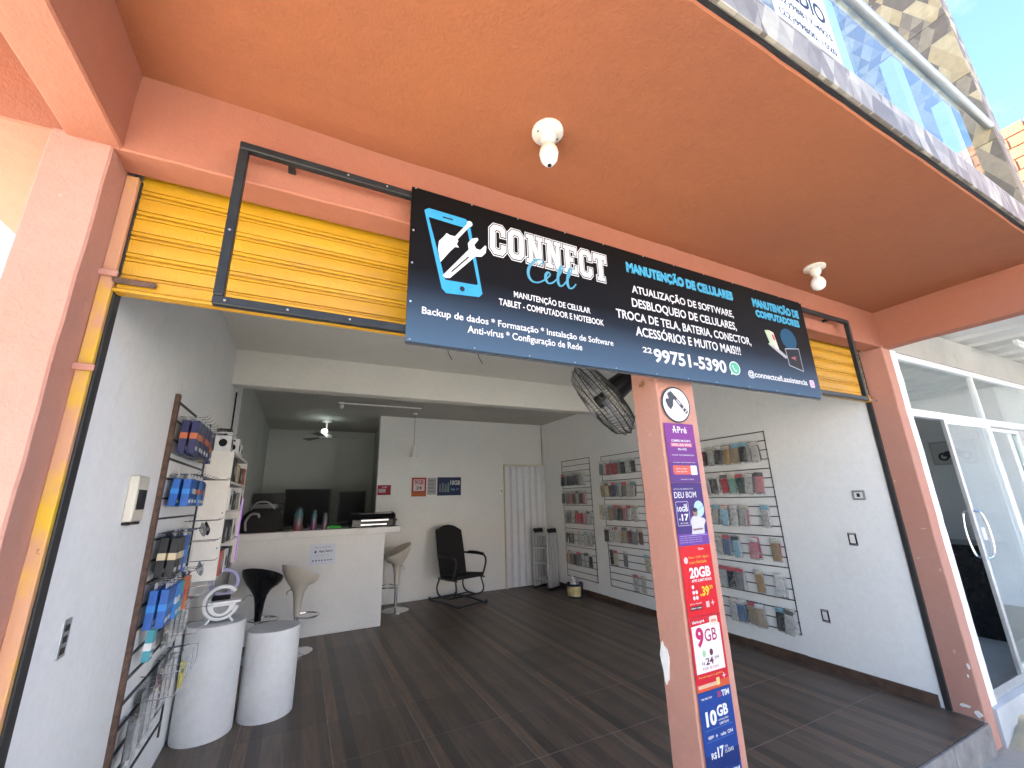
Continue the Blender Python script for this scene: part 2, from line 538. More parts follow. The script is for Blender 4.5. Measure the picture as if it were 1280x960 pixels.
def glass_mat(name, tint, refl_tint, ior=1.5, extra=0.0):
    m = bpy.data.materials.new(name)
    m.use_nodes = True
    nt = m.node_tree
    nt.nodes.clear()
    out = N(nt, 'ShaderNodeOutputMaterial')
    tr = N(nt, 'ShaderNodeBsdfTransparent')
    tr.inputs[0].default_value = (*tint, 1)
    gl = N(nt, 'ShaderNodeBsdfGlossy')
    gl.inputs['Color'].default_value = (*refl_tint, 1)
    gl.inputs['Roughness'].default_value = 0.015
    fr = N(nt, 'ShaderNodeFresnel')
    fr.inputs[0].default_value = ior
    ad = N(nt, 'ShaderNodeMath', operation='ADD', use_clamp=True)
    nt.links.new(fr.outputs[0], ad.inputs[0])
    ad.inputs[1].default_value = extra
    ge = N(nt, 'ShaderNodeNewGeometry')      # thin pane: only the face turned outwards mirrors
    iv = N(nt, 'ShaderNodeMath', operation='SUBTRACT')
    iv.inputs[0].default_value = 1.0
    nt.links.new(ge.outputs['Backfacing'], iv.inputs[1])
    ml = N(nt, 'ShaderNodeMath', operation='MULTIPLY')
    nt.links.new(ad.outputs[0], ml.inputs[0])
    nt.links.new(iv.outputs[0], ml.inputs[1])
    mx = N(nt, 'ShaderNodeMixShader')
    nt.links.new(ml.outputs[0], mx.inputs[0])
    nt.links.new(tr.outputs[0], mx.inputs[1])
    nt.links.new(gl.outputs[0], mx.inputs[2])
    nt.links.new(mx.outputs[0], out.inputs[0])
    return m
M['glass'] = glass_mat('clear_glass', (0.82, 0.88, 0.87), (0.95, 1.0, 1.0), 1.5, 0.38)
M['blue_glass'] = glass_mat('blue_film_glass', (0.84, 0.93, 0.97), (0.80, 0.88, 0.93), 1.45, 0.05)
M['film'] = glass_mat('clear_bag_film', (0.93, 0.94, 0.94), (1, 1, 1), 1.4, 0.10)
M['film'].node_tree.nodes['Glossy BSDF'].inputs['Roughness'].default_value = 0.18
def painted_shine(m):  # white blotches mixed into the film stand in for the bags' shine
    nt = m.node_tree
    out = [n for n in nt.nodes if n.type == 'OUTPUT_MATERIAL'][0]
    old = out.inputs[0].links[0].from_socket
    df = N(nt, 'ShaderNodeBsdfDiffuse')
    df.inputs[0].default_value = (0.70, 0.70, 0.69, 1)
    n = noise_node(nt, 30, 4, 0.6)
    n.noise_dimensions = '4D'
    oi = N(nt, 'ShaderNodeObjectInfo'); mu = N(nt, 'ShaderNodeMath', operation='MULTIPLY'); mu.inputs[1].default_value = 60.0
    nt.links.new(oi.outputs['Random'], mu.inputs[0]); nt.links.new(mu.outputs[0], n.inputs['W'])
    r = ramp(nt, n.outputs[0], [(0.45, (0.06, 0.06, 0.06)), (0.70, (0.42, 0.42, 0.42))])
    mx = N(nt, 'ShaderNodeMixShader')
    nt.links.new(r.outputs[0], mx.inputs[0])
    nt.links.new(old, mx.inputs[1])
    nt.links.new(df.outputs[0], mx.inputs[2])
    nt.links.new(mx.outputs[0], out.inputs[0])
painted_shine(M['film'])

def emit(name, c, s):
    m = bpy.data.materials.new(name)
    m.use_nodes = True
    b = m.node_tree.nodes['Principled BSDF']
    b.inputs['Base Color'].default_value = (*c, 1)
    b.inputs['Emission Color'].default_value = (*c, 1)
    b.inputs['Emission Strength'].default_value = s
    return m
M['lamp_glow'] = emit('lit_lamp', (0.9, 1.0, 0.97), 0.35)
M['violet_led'] = emit('violet_led', (0.45, 0.22, 0.70), 0.03)

_flat = {}
def flat(c, rough=0.5):
    k = tuple(round(x, 3) for x in c) + (rough,)
    if k not in _flat:
        _flat[k] = plain('print_%02d' % len(_flat), tuple(x * 0.72 for x in c), max(rough, 0.5), var=0.05, scale=40, spec=0.15)
    return _flat[k]

# ------------------------------------------------------------------ print helpers (a frame is origin, right, up; the print faces right x up)
class Frame:
    def __init__(s, o, u, v):
        s.o, s.u, s.v = Vector(o), Vector(u).normalized(), Vector(v).normalized()
        s.n = s.u.cross(s.v)
    def p(s, a, b, d=0.0):
        return s.o + s.u * a + s.v * b + s.n * d

_tm = {}
def text_mesh(body, weight=0.0):
    key = (body, weight)
    if key not in _tm:
        cu = bpy.data.curves.new('t', 'FONT')
        cu.body = body
        cu.size = 1
        cu.offset = weight
        cu.resolution_u = 3
        ob = bpy.data.objects.new('t', cu)
        col.objects.link(ob)
        bpy.context.view_layer.update()
        me = bpy.data.meshes.new_from_object(ob.evaluated_get(bpy.context.evaluated_depsgraph_get()))
        v = [tuple(x.co) for x in me.vertices]
        f = [list(p.vertices) for p in me.polygons]
        bpy.data.objects.remove(ob)
        bpy.data.curves.remove(cu)
        bpy.data.meshes.remove(me)
        _tm[key] = (v, f)
    return _tm[key]

def text(parent, fr, body, a0, b0, a1, b1, color, d=0.0012, weight=0.012, name='lettering', slant=0.0):
    """lettering fitted into the box (a0,b0)-(a1,b1); b0/b1 are the lowest and highest points of the glyphs"""
    v, f = text_mesh(body, weight)
    xs = [p[0] for p in v]; ys = [p[1] for p in v]
    x0, x1, y0, y1 = min(xs), max(xs), min(ys), max(ys)
    mb = MB()
    q = []
    for p in v:
        ty = (p[1] - y0) / (y1 - y0)
        q.append(fr.p(a0 + (p[0] - x0) / (x1 - x0) * (a1 - a0), b0 + ty * (b1 - b0) + slant * (p[0] - x0) / (x1 - x0), d))
    mb.add(q, f)
    me = bpy.data.meshes.new(name)
    me.from_pydata(mb.v, [], mb.f)
    me.materials.append(flat(color) if isinstance(color, tuple) else color)
    return link(name, me, parent)

def flatpoly(parent, fr, pts, color, d=0.001, name='print'):
    mb = MB()
    mb.poly([fr.p(a, b, d) for a, b in pts])
    me = bpy.data.meshes.new(name)
    me.from_pydata(mb.v, [], mb.f)
    me.materials.append(flat(color) if isinstance(color, tuple) else color)
    return link(name, me, parent)

def rect(parent, fr, a0, b0, a1, b1, color, d=0.001, name='print'):
    return flatpoly(parent, fr, [(a0, b0), (a1, b0), (a1, b1), (a0, b1)], color, d, name)

def circle(parent, fr, a, b, ra, rb, color, d=0.001, name='print', n=28, t0=0.0, t1=2 * math.pi):
    return flatpoly(parent, fr, [(a + ra * math.cos(t0 + (t1 - t0) * i / n), b + rb * math.sin(t0 + (t1 - t0) * i / n)) for i in range(n)], color, d, name)

def ribbon(parent, fr, pts, wid, color, d=0.001, name='print', grow=1e-5):
    mb = MB()
    k = len(pts)
    ws = wid if isinstance(wid, (list, tuple)) else [wid] * k
    L, Rr = [], []
    for i in range(k):
        p = Vector(pts[i])
        t = Vector(pts[min(i + 1, k - 1)]) - Vector(pts[max(i - 1, 0)])
        t.normalize()
        nn = Vector((-t.y, t.x)) * ws[i] * 0.5
        L.append(fr.p(*(p + nn), d + grow * i)); Rr.append(fr.p(*(p - nn), d + grow * i))
    mb.add(L + Rr, [(i, k + i, k + i + 1, i + 1) for i in range(k - 1)])
    me = bpy.data.meshes.new(name)
    me.from_pydata(mb.v, [], mb.f)
    me.materials.append(flat(color) if isinstance(color, tuple) else color)
    return link(name, me, parent)

def rrect(a0, b0, a1, b1, r, n=4):
    pts = []
    for (cx, cy, t0) in ((a1 - r, b0 + r, -90), (a1 - r, b1 - r, 0), (a0 + r, b1 - r, 90), (a0 + r, b0 + r, 180)):
        for i in range(n + 1):
            t = R(t0 + 90 * i / n)
            pts.append((cx + r * math.cos(t), cy + r * math.sin(t)))
    return pts

def smooth_path(pts, n=6):
    """Catmull-Rom through the points"""
    P = [Vector(p) for p in pts]
    P = [P[0] * 2 - P[1]] + P + [P[-1] * 2 - P[-2]]
    out = []
    for i in range(1, len(P) - 2):
        for j in range(n):
            t = j / n
            a, b, c, d = P[i - 1], P[i], P[i + 1], P[i + 2]
            out.append(0.5 * ((2 * b) + (c - a) * t + (2 * a - 5 * b + 4 * c - d) * t * t + (3 * b - a - 3 * c + d) * t ** 3))
    out.append(P[-2])
    return out

# ================================================================== the setting
GZ = -0.18                                   # pavement level; the shop floor is z = 0
mb = MB().box(-3.5, 12, -2.2, 1.62, GZ - 0.12, GZ)
struct('pavement', mb, M['pavement'])
mb = MB().box(-400, 400, -400, 400, GZ - 0.40, GZ - 0.13)
struct('street', mb, M['street'])

XL, XR, YF, YB = -0.67, 4.33, 1.57, 7.30     # side walls, front plane, back wall
TP = 0.568                                   # tile pitch
floor = struct('shop_floor', MB().box(-0.80, 4.45, 1.575, 9.4, GZ, -0.0012), M['grout'])
tile_full = mesh_of('tile', MB().box(-TP / 2 + 0.0026, TP / 2 - 0.0026, -TP / 2 + 0.0026, TP / 2 - 0.0026, -0.010, 0.0), M['wood_tile'], bevel=0.0006)
xs = [2.04 + TP * k for k in range(-5, 5)]   # joints
ys = [1.566 + TP * k for k in range(0, 14)]
for j, y in enumerate(ys):
    if y > 9.2: break
    for i, x in enumerate(xs):
        x0, x1 = max(x, XL), min(x + TP, XR)
        if x1 - x0 < 0.02: continue
        if x1 - x0 > TP - 0.01:
            o = link('tile', tile_full, floor)
            o.location = (x + TP / 2, y + TP / 2, 0)
        else:
            cx = x + TP / 2
            me = mesh_of('tile', MB().box(x0 - cx + 0.0026, x1 - cx - 0.0026, -TP / 2 + 0.0026, TP / 2 - 0.0026, -0.010, 0.0), M['wood_tile'], bevel=0.0006)
            o = link('tile', me, floor)
            o.location = (cx, y + TP / 2, 0)
M['riser'] = plain('grey_wood_print_riser', (0.20, 0.19, 0.185), 0.5, var=0.35, scale=9)
for i, x in enumerate(xs):
    x0, x1 = max(x, XL), min(x + TP, 4.325)
    if x1 - x0 < 0.02: continue
    part('riser_tile', MB().box(x0 + 0.002, x1 - 0.002, 1.548, 1.564, GZ, -0.0015), M['riser'], floor, bevel=0.002)
for y in ys:                                  # skirting along the right wall
    if y > 7.0: break
    y0 = max(y, 1.80)
    y1 = min(y + TP, YB) - 0.003
    part('skirting_tile', MB().box(XR - 0.012, XR + 0.01, y0, y1, -0.002, 0.078 + random.uniform(-0.003, 0.003)), M['skirt'], floor, bevel=0.0015)

# ------------------------------------------------------------------ the shop building
B = thing('shop_building', 'terracotta orange two-storey shop building with open front and overhanging balcony slab', 'building', (1.8, 1.6, GZ))
def pb(name, x0, x1, y0, y1, z0, z1, mat, seg=0.08, amp=0.004, sd=0.0, bev=0.006):
    return part(name, MB().grid_box(x0, x1, y0, y1, z0, z1, seg, amp, sd), M[mat], B, bevel=bev)
pb('pillar', -0.82, -0.668, 1.57, 1.73, GZ, 2.73, 'salmon', sd=1.3)
pb('pillar', 4.335, 4.468, 1.57, 1.79, GZ, 2.73, 'salmon', sd=4.1)
post = pb('pillar', 1.655, 1.935, 1.572, 1.756, GZ, 2.74, 'salmon', seg=0.05, amp=0.004, sd=7.7)
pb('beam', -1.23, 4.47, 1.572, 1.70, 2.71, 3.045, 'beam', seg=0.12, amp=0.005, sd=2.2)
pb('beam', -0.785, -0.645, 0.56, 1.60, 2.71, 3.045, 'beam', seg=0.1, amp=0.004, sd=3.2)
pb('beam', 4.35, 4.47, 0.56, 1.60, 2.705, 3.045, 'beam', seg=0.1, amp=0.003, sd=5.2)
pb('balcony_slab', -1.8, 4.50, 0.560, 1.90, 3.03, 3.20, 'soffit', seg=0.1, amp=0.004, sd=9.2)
part('gap_shade_strip', MB().box(-1.8, 4.50, 0.548, 0.562, 3.040, 3.19), M['black_metal'], B)  # black strip stands in for the shadow line under the fascia
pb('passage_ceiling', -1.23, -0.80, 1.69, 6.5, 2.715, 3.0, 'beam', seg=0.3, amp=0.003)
# walls of the shop
part('wall', MB().box(-0.81, XL, 1.72, 9.4, GZ, 3.0), M['white_wall'], B)
part('wall', MB().box(XR, 4.46, 1.78, 9.4, GZ, 3.0), M['white_wall'], B)
M['back_wall'] = plaster('dimmed_back_wall_paint', (0.70, 0.70, 0.675), (0.65, 0.655, 0.63), grain=0.12, scuff=0.2, scuffc=(0.42, 0.42, 0.39))  # white wall paint made greyer; the dimness at the back is in the colour
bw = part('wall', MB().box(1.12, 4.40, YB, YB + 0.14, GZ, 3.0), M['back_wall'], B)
M['office_wall'] = plaster('dimmed_grey_green_paint', (0.46, 0.475, 0.445), (0.41, 0.43, 0.40), grain=0.15)  # grey-green tint, darkened to put the office's dimness into the walls
M['dim_ceiling'] = plaster('dimmed_ceiling_paint', (0.50, 0.48, 0.44), (0.44, 0.42, 0.385), grain=0.3)  # ceiling paint made darker; shade beyond the beam is put into the colour
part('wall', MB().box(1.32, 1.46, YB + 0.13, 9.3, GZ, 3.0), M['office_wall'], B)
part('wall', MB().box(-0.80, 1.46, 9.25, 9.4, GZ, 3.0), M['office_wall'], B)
part('wall', MB().box(XL - 0.01, XL + 0.004, 5.2, 9.3, GZ, 3.0), M['office_wall'], B)  # thin sheet carrying the darkened office colour over the left wall
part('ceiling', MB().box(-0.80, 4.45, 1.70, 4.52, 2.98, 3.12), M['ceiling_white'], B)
part('ceiling', MB().box(-0.80, 4.45, 4.523, 9.39, 2.98, 3.12), M['dim_ceiling'], B)
part('ceiling_beam', MB().grid_box(-0.70, 4.36, 4.45, 4.60, 2.64, 3.0, 0.15, 0.004, 3.0), M['ceiling_white'], B, bevel=0.006)
# storey above; its unseen top is raised to keep sun off the side wall
part('wall', MB().box(-1.8, 3.95, 1.66, 1.80, 3.19, 7.0), M['white_masonry'], B)

def uv_tile(name, mb, mat, parent, ax, sc, off, bevel=0.0012):
    me = mesh_of(name, mb, mat, bevel)
    uv = me.uv_layers.new(name='UVMap')
    for l in me.loops:
        c = me.vertices[l.vertex_index].co
        uv.data[l.index].uv = ((c[ax[0]] + off[0]) * sc, (c[ax[1]] + off[1]) * sc)
    return link(name, me, parent)
fascia = part('fascia', MB().box(-1.8, 4.50, 0.540, 0.550, 3.05, 3.205), M['grout'], B)
x = -1.6
k = 0
while x < 4.5:
    x1 = min(x + 0.57, 4.50)
    uv_tile('tile', MB().box(x + 0.002, x1 - 0.002, 0.528, 0.542, 3.042, 3.205), M['lozenge'], fascia, (0, 2), 1 / 0.57, (random.random() * 9, -3.03 + random.random()))
    x += 0.57
part('coping', MB().box(-1.8, 3.93, 0.53, 0.62, 3.2055, 3.216), M['concrete'], B)
fin = part('side_wall', MB().box(3.944, 4.09, 0.544, 1.70, 3.19, 6.6), M['grout'], B)
z = 3.206
while z < 6.5:
    y = 0.53
    z1 = z + 0.57
    while y < 1.66:
        y1 = min(y + 0.57, 1.67)
        uv_tile('tile', MB().box(3.93, 3.945, y + 0.002, y1 - 0.002, z + 0.002, z1 - 0.002), M['lozenge_sunny'], fin, (1, 2), 1 / 0.57, (random.randint(0, 30) - 0.53, random.randint(0, 30) - z))
        y += 0.57
    uv_tile('tile', MB().box(3.947, 4.092, 0.530, 0.545, z + 0.002, z1 - 0.002), M['lozenge_sunny'], fin, (0, 2), 1 / 0.57, (random.random() * 9, random.random() * 9))
    z += 0.57

# peeled spot on the pillar and old hinge stubs on the frames
pl = []
for i in range(18):
    t = 2 * math.pi * i / 18
    pl.append((0.0, 0.024 * math.cos(t) * (1 + 0.25 * math.sin(3 * t)), 0.085 * math.sin(t) * (1 + 0.15 * math.cos(5 * t))))
mb = MB().prism([(1.6515, 1.727 + p[1], 0.765 + p[2]) for p in pl], (0.02, 0, 0))
part('peeled_patch', mb, M['raw_plaster'], B)
rc_ = random.Random(21)
M['worn_salmon'] = plaster('worn_salmon_paint', (0.56, 0.40, 0.32), (0.50, 0.34, 0.27))
def chip(x, y, z, ry, rz, axis, mat='raw_plaster'):
    n = 11
    ps = []
    for i in range(n):
        t = 2 * math.pi * i / n
        k = 0.6 + 0.6 * rc_.random()
        a, b2 = ry * k * math.cos(t), rz * k * math.sin(t)
        ps.append((x - 0.006, y + a, z + b2) if axis == 'x' else (x + a, y - 0.006, z + b2))
    part('paint_chip', MB().prism(ps, (0.012, 0, 0) if axis == 'x' else (0, 0.012, 0)), M[mat], B)
for (y, z, a, b2) in ((1.585, 0.32, 0.008, 0.022), (1.60, 0.26, 0.006, 0.010), (1.64, 0.40, 0.007, 0.014), (1.66, 0.06, 0.03, 0.012), (1.60, 0.03, 0.02, 0.02), (1.62, 1.24, 0.025, 0.004), (1.70, 1.02, 0.012, 0.004), (1.59, 0.95, 0.006, 0.012), (1.72, 1.6, 0.006, 0.009)):
    chip(4.335, y, z, a, b2, 'x', 'raw_plaster' if z < 0.35 else 'worn_salmon')
for (px, py, pz) in ((-0.655, 1.695, 2.30), (-0.655, 1.695, 1.97)):
    part('stub', MB().box(px - 0.03, px + 0.035, py - 0.012, py, pz, pz + 0.022), M['salmon'], B, bevel=0.003)

# ------------------------------------------------------------------ roller shutter
S = thing('roller_shutter', 'rolled-up yellow corrugated roller shutter above the open shop front', 'shutter', (1.83, 1.74, 2.27))
prof = [(0.002, 0.000), (-0.006, 0.0015), (-0.007, 0.007), (-0.006, 0.0125), (0.004, 0.0135), (0.004, 0.0165), (-0.003, 0.0175), (-0.0045, 0.030), (-0.0055, 0.050), (-0.0050, 0.066), (0.002, 0.0675), (0.002, 0.0695), (-0.004, 0.0705), (-0.004, 0.078), (-0.001, 0.083), (0.004, 0.0845), (0.004, 0.0865)]
SX0, SX1 = -0.632, 4.305
def slat(z, sxx=1.0):
    mb = MB()
    pts = []
    n = len(prof)
    for x in (SX0, SX1):
        pts += [(x, 1.738 + y, z + dz) for y, dz in prof]
    fs = [(i, i + 1, n + i + 1, n + i) for i in range(n - 1)]
    mb.add(pts, fs)
    return mb
for k in range(5):
    part('slat', slat(2.318 + k * 0.0865), M['yellow'], S, smooth=30)
part('bottom_rail', MB().box(SX0, SX1, 1.718, 1.748, 2.268, 2.318), M['yellow'], S, bevel=0.006)
part('rail_lip', MB().box(SX0, SX1, 1.706, 1.75, 2.257, 2.2675), M['yellow'], S, bevel=0.002)
part('guide', MB().box(-0.668, -0.632, 1.700, 1.722, 0.0, 2.705), M['jamb'], S, bevel=0.003, label='patchy yellow and pink painted guide')
part('guide', MB().box(-0.6675, -0.628, 1.725, 1.775, 0.0, 2.705), M['black_metal'], S, bevel=0.002)
part('guide', MB().box(4.310, 4.3335, 1.735, 1.770, 0.0, 2.705), M['black_metal'], S, bevel=0.002, label='dark steel guide channel')
part('latch_bar', MB().box(-0.64, -0.52, 1.700, 1.713, 2.285, 2.305), M['rust'], S, bevel=0.003)
part('latch_bar', MB().cyl((4.20, 1.70, 2.268), (4.42, 1.70, 2.268), 0.007, n=8), M['alu'], S)
part('drum_cover', MB().box(-0.66, 4.33, 1.76, 1.98, 2.68, 2.975), M['concrete'], S)

# ------------------------------------------------------------------ balcony railing
G = thing('balcony_railing', 'blue glass balcony railing with white aluminium handrail above the canopy edge', 'railing', (1.5, 0.56, 3.21))
part('handrail', MB().cyl((-1.8, 0.545, 3.885), (3.935, 0.545, 3.885), 0.024, n=16), M['rail_metal'], G, smooth=True)
part('bottom_channel', MB().box(-1.8, 3.42, 0.545, 0.580, 3.216, 3.240), M['alu'], G, bevel=0.003)
for a, b2 in ((-1.79, -0.55), (-0.545, 0.70), (0.705, 2.06), (2.065, 3.42)):
    part('glass_pane', MB().box(a, b2, 0.556, 0.566, 3.236, 3.862), M['blue_glass'], G)
for px in (-0.55, 0.70, 2.07, 2.77, 3.41):
    part('post', MB().box(px - 0.055, px + 0.055, 0.590, 0.650, 3.21, 3.87), M['white_metal'], G, bevel=0.004)

# for-sale notice on the glass
F = Frame((1.50, 0.5545, 3.26), (1, 0, 0), (0, 0, 1))
P = single('sale_notice', MB().box(1.44, 1.90, 0.5545, 0.5555, 3.265, 3.80), M['paper'], 'white notice with dark letters stuck on the blue balcony glass', 'notice')
F = Frame((1.44, 0.5543, 3.265), (1, 0, 0), (0, 0, 1))
rect(P, F, 0.02, 0.40, 0.44, 0.50, (0.62, 0.06, 0.10), 0.0006)
text(P, F, 'VENDE-SE', 0.05, 0.425, 0.41, 0.475, (0.8, 0.8, 0.8), 0.0012, 0.02)
text(P, F, 'PREDIO', 0.04, 0.22, 0.42, 0.33, (0.04, 0.05, 0.09), 0.0010, 0.02)
text(P, F, '(22)98817-4925', 0.03, 0.125, 0.43, 0.175, (0.04, 0.05, 0.09), 0.0010, 0.01)
text(P, F, '(22)99800-1020', 0.03, 0.04, 0.43, 0.09, (0.04, 0.05, 0.09), 0.0010, 0.01)

# ------------------------------------------------------------------ soffit lamp holders
def lamp_holder(x, y, label, bulb):
    t = thing('ceiling_lamp', label, 'lamp', (x, y, 3.03), 'bare bulb holders under the canopy')
    part('mounting_plate', MB().lathe([(0.066, 3.034), (0.066, 3.018), (0.058, 3.012), (0.030, 3.008)], (x, y, 0), 20), M['ceramic'], t, smooth=True)
    part('socket', MB().lathe([(0.034, 3.012), (0.034, 2.985), (0.026, 2.972), (0.022, 2.965)], (x, y, 0), 18), M['ceramic'], t, smooth=True)
    if bulb == 'led':
        part('bulb', MB().lathe([(0.021, 2.968), (0.022, 2.952), (0.036, 2.935), (0.040, 2.915), (0.037, 2.905)], (x, y, 0), 20), M['cream_plastic'], t, smooth=True)
        part('diffuser', MB().lathe([(0.0375, 2.9045), (0.034, 2.884), (0.022, 2.866), (0.010, 2.859)], (x, y, 0), 20), M['white_plastic'], t, smooth=True)
        part('tip', MB().lathe([(0.0085, 2.8588), (0.0085, 2.855), (0.004, 2.853)], (x, y, 0), 12), M['black_plastic'], t, smooth=True)
    else:
        part('bulb', MB().lathe([(0.018, 2.968), (0.019, 2.955), (0.036, 2.935), (0.044, 2.905), (0.036, 2.875), (0.018, 2.861), (0.005, 2.858)], (x, y, 0), 20), M['white_plastic'], t, smooth=True)
    for s in (-1, 1):
        part('screw', MB().cyl((x + s * 0.045, y, 3.02), (x + s * 0.045, y, 3.010), 0.006, n=8), M['rust'], t)
lamp_holder(0.785, 1.165, 'off-white bulb holder with pointed bulb on soffit left of the black sign top', 'led')
lamp_holder(3.03, 1.335, 'white bulb holder with round bulb on soffit near right end of sign', 'round')

# ------------------------------------------------------------------ sign and its steel frame
FR = thing('sign_frame', 'long dark steel tube frame hung in front of the orange beam', 'frame', (1.7, 1.52, 2.18))
def bar(a, b, w=0.015):
    a, b = Vector(a), Vector(b)
    lo = Vector([min(a[i], b[i]) - w for i in range(3)]); hi = Vector([max(a[i], b[i]) + w for i in range(3)])
    return MB().box(lo.x, hi.x, lo.y, hi.y, lo.z, hi.z)
fz0, fz1, fx0, fx1, fy = 2.192, 2.805, -0.300, 3.700, 1.512
part('top_bar', bar((fx0, fy, fz1), (fx1, fy, fz1)), M['frame_metal'], FR, bevel=0.003)
part('bottom_bar', bar((fx0, fy, fz0), (fx1, fy, fz0)), M['frame_metal'], FR, bevel=0.003)
for px in (fx0, 0.325, 3.03, fx1):
    part('upright', bar((px, fy, fz0 + 0.031), (px, fy, fz1 - 0.031)), M['frame_metal'], FR, bevel=0.003)
for px in (fx0 + 0.15, 0.9, 2.3, fx1 - 0.2):
    part('bracket', MB().box(px - 0.012, px + 0.012, 1.526, 1.60, fz1 - 0.008, fz1 + 0.008), M['frame_metal'], FR)
for px, pz in ((fx0, 2.45), (0.05, fz1), (0.2, fz1), (fx0 + 0.02, fz0), (-0.1, fz0), (0.1, fz0)):
    part('screw', MB().cyl((px, fy - 0.014, pz), (px, fy - 0.018, pz), 0.004, n=8), M['grey_plastic'], FR)

def sign_print():
    m, nt, b = base('sign_banner_print', (0.02, 0.02, 0.02), 0.55, 0.0, 0.12)
    tc = N(nt, 'ShaderNodeNewGeometry')
    sep = N(nt, 'ShaderNodeSeparateXYZ')
    nt.links.new(tc.outputs['Position'], sep.inputs[0])
    mr = N(nt, 'ShaderNodeMapRange')
    mr.inputs[1].default_value = 2.135
    mr.inputs[2].default_value = 2.835
    nt.links.new(sep.outputs[2], mr.inputs[0])
    r = ramp(nt, mr.outputs[0], [(0.0, (0.050, 0.088, 0.140)), (0.16, (0.036, 0.062, 0.098)), (0.34, (0.010, 0.014, 0.022)), (0.46, (0.0035, 0.0035, 0.004)), (1.0, (0.0025, 0.0025, 0.0025))])
    nt.links.new(r.outputs[0], b.inputs['Base Color'])
    n = noise_node(nt, 2.2, 3, 0.5)
    bump(nt, b, n.outputs[0], 0.12, 0.02)
    return m
M['banner'] = sign_print()
SG = thing('shop_sign', 'wide black and blue phone repair sign with white and cyan lettering', 'sign', (1.68, 1.49, 2.135))
part('panel', MB().box(0.300, 3.060, 1.482, 1.4965, 2.135, 2.832), M['banner'], SG, bevel=0.002)
part('edge', MB().box(0.303, 3.057, 1.4965, 1.498, 2.126, 2.836), M['black_metal'], SG)
F = Frame((0, 1.482, 0), (1, 0, 0), (0, 0, 1))      # a = world X, b = world Z
WH, CY, CYD = (0.78, 0.79, 0.79), (0.06, 0.46, 0.76), (0.03, 0.24, 0.42)
# telephone icon
def quad(tl, tr, br, bl): return [bl, br, tr, tl]
phone_out = [(0.452, 2.366), (0.598, 2.377), (0.613, 2.392), (0.557, 2.727), (0.541, 2.741), (0.372, 2.747), (0.355, 2.732), (0.436, 2.380)]
mbp = MB()
outer = [(0.455, 2.364), (0.600, 2.376), (0.615, 2.394), (0.556, 2.728), (0.538, 2.742), (0.372, 2.746), (0.354, 2.730), (0.436, 2.382)]
inner = [(0.452, 2.424), (0.590, 2.430), (0.594, 2.436), (0.546, 2.690), (0.540, 2.696), (0.378, 2.702), (0.374, 2.698), (0.448, 2.430)]
sgv = [F.p(a, b2, 0.001) for a, b2 in outer + inner]
mbp.add(sgv, [(i, (i + 1) % 8, 8 + (i + 1) % 8, 8 + i) for i in range(8)])
me = bpy.data.meshes.new('phone_icon'); me.from_pydata(mbp.v, [], mbp.f); me.materials.append(flat((0.05, 0.36, 0.62)))
pi = link('phone_icon', me, SG)
circle(pi, F, 0.524, 2.398, 0.011, 0.012, (0.02, 0.03, 0.05), 0.0016)
rect(pi, F, 0.434, 2.717, 0.480, 2.724, (0.02, 0.03, 0.05), 0.0016)
# screwdriver and wrench
tl = flatpoly(SG, F, [(0.428, 2.500), (0.468, 2.560), (0.490, 2.588), (0.508, 2.590), (0.498, 2.604), (0.505, 2.622), (0.490, 2.640), (0.468, 2.640), (0.452, 2.645), (0.440, 2.625), (0.420, 2.598), (0.416, 2.560)], WH, 0.0020, 'screwdriver_icon')
ribbon(tl, F, [(0.487, 2.622), (0.552, 2.716)], 0.016, WH, 0.0026)
circle(tl, F, 0.556, 2.722, 0.013, 0.014, WH, 0.0030)
wr = flatpoly(SG, F, [(0.438, 2.440), (0.452, 2.432), (0.470, 2.436), (0.583, 2.566), (0.612, 2.572), (0.632, 2.596), (0.636, 2.628), (0.630, 2.634), (0.606, 2.604), (0.586, 2.606), (0.578, 2.622), (0.598, 2.654), (0.592, 2.662), (0.566, 2.650), (0.548, 2.622), (0.552, 2.592)], WH, 0.0022, 'wrench_icon')
ribbon(wr, F, [(0.476, 2.466), (0.552, 2.556)], 0.006, (0.02, 0.02, 0.02), 0.0028)

# CONNECT in outlined slab capitals
GL = {
 'C': [(2.4, 0), (7.6, 0), (9.6, 2), (9.6, 5.2), (6.6, 5.2), (6.6, 3.4), (5.8, 2.6), (4.0, 2.6), (3.2, 3.4), (3.2, 10.6), (4.0, 11.4), (5.8, 11.4), (6.6, 10.6), (6.6, 8.8), (9.6, 8.8), (9.6, 12), (7.6, 14), (2.4, 14), (0, 11.6), (0, 2.4)],
 'N': [(0, 0), (5.1, 0), (5.1, 2.2), (3.9, 2.2), (3.9, 7.6), (7, 0), (10, 0), (10, 11.8), (11, 11.8), (11, 14), (6.2, 14), (6.2, 11.8), (7.4, 11.8), (7.4, 6.5), (4.4, 14), (0, 14), (0, 11.8), (1.2, 11.8), (1.2, 2.2), (0, 2.2)],
 'E': [(0, 0), (9.6, 0), (9.6, 4.4), (7.6, 4.4), (7.6, 2.4), (4.6, 2.4), (4.6, 5.8), (7, 5.8), (7, 8.2), (4.6, 8.2), (4.6, 11.6), (7.6, 11.6), (7.6, 9.6), (9.6, 9.6), (9.6, 14), (0, 14), (0, 11.8), (1.2, 11.8), (1.2, 2.2), (0, 2.2)],
 'T': [(2, 0), (8, 0), (8, 2.2), (6.7, 2.2), (6.7, 11.2), (8.2, 11.2), (8.2, 9.5), (10, 9.5), (10, 14), (0, 14), (0, 9.5), (1.8, 9.5), (1.8, 11.2), (3.3, 11.2), (3.3, 2.2), (2, 2.2)],
}
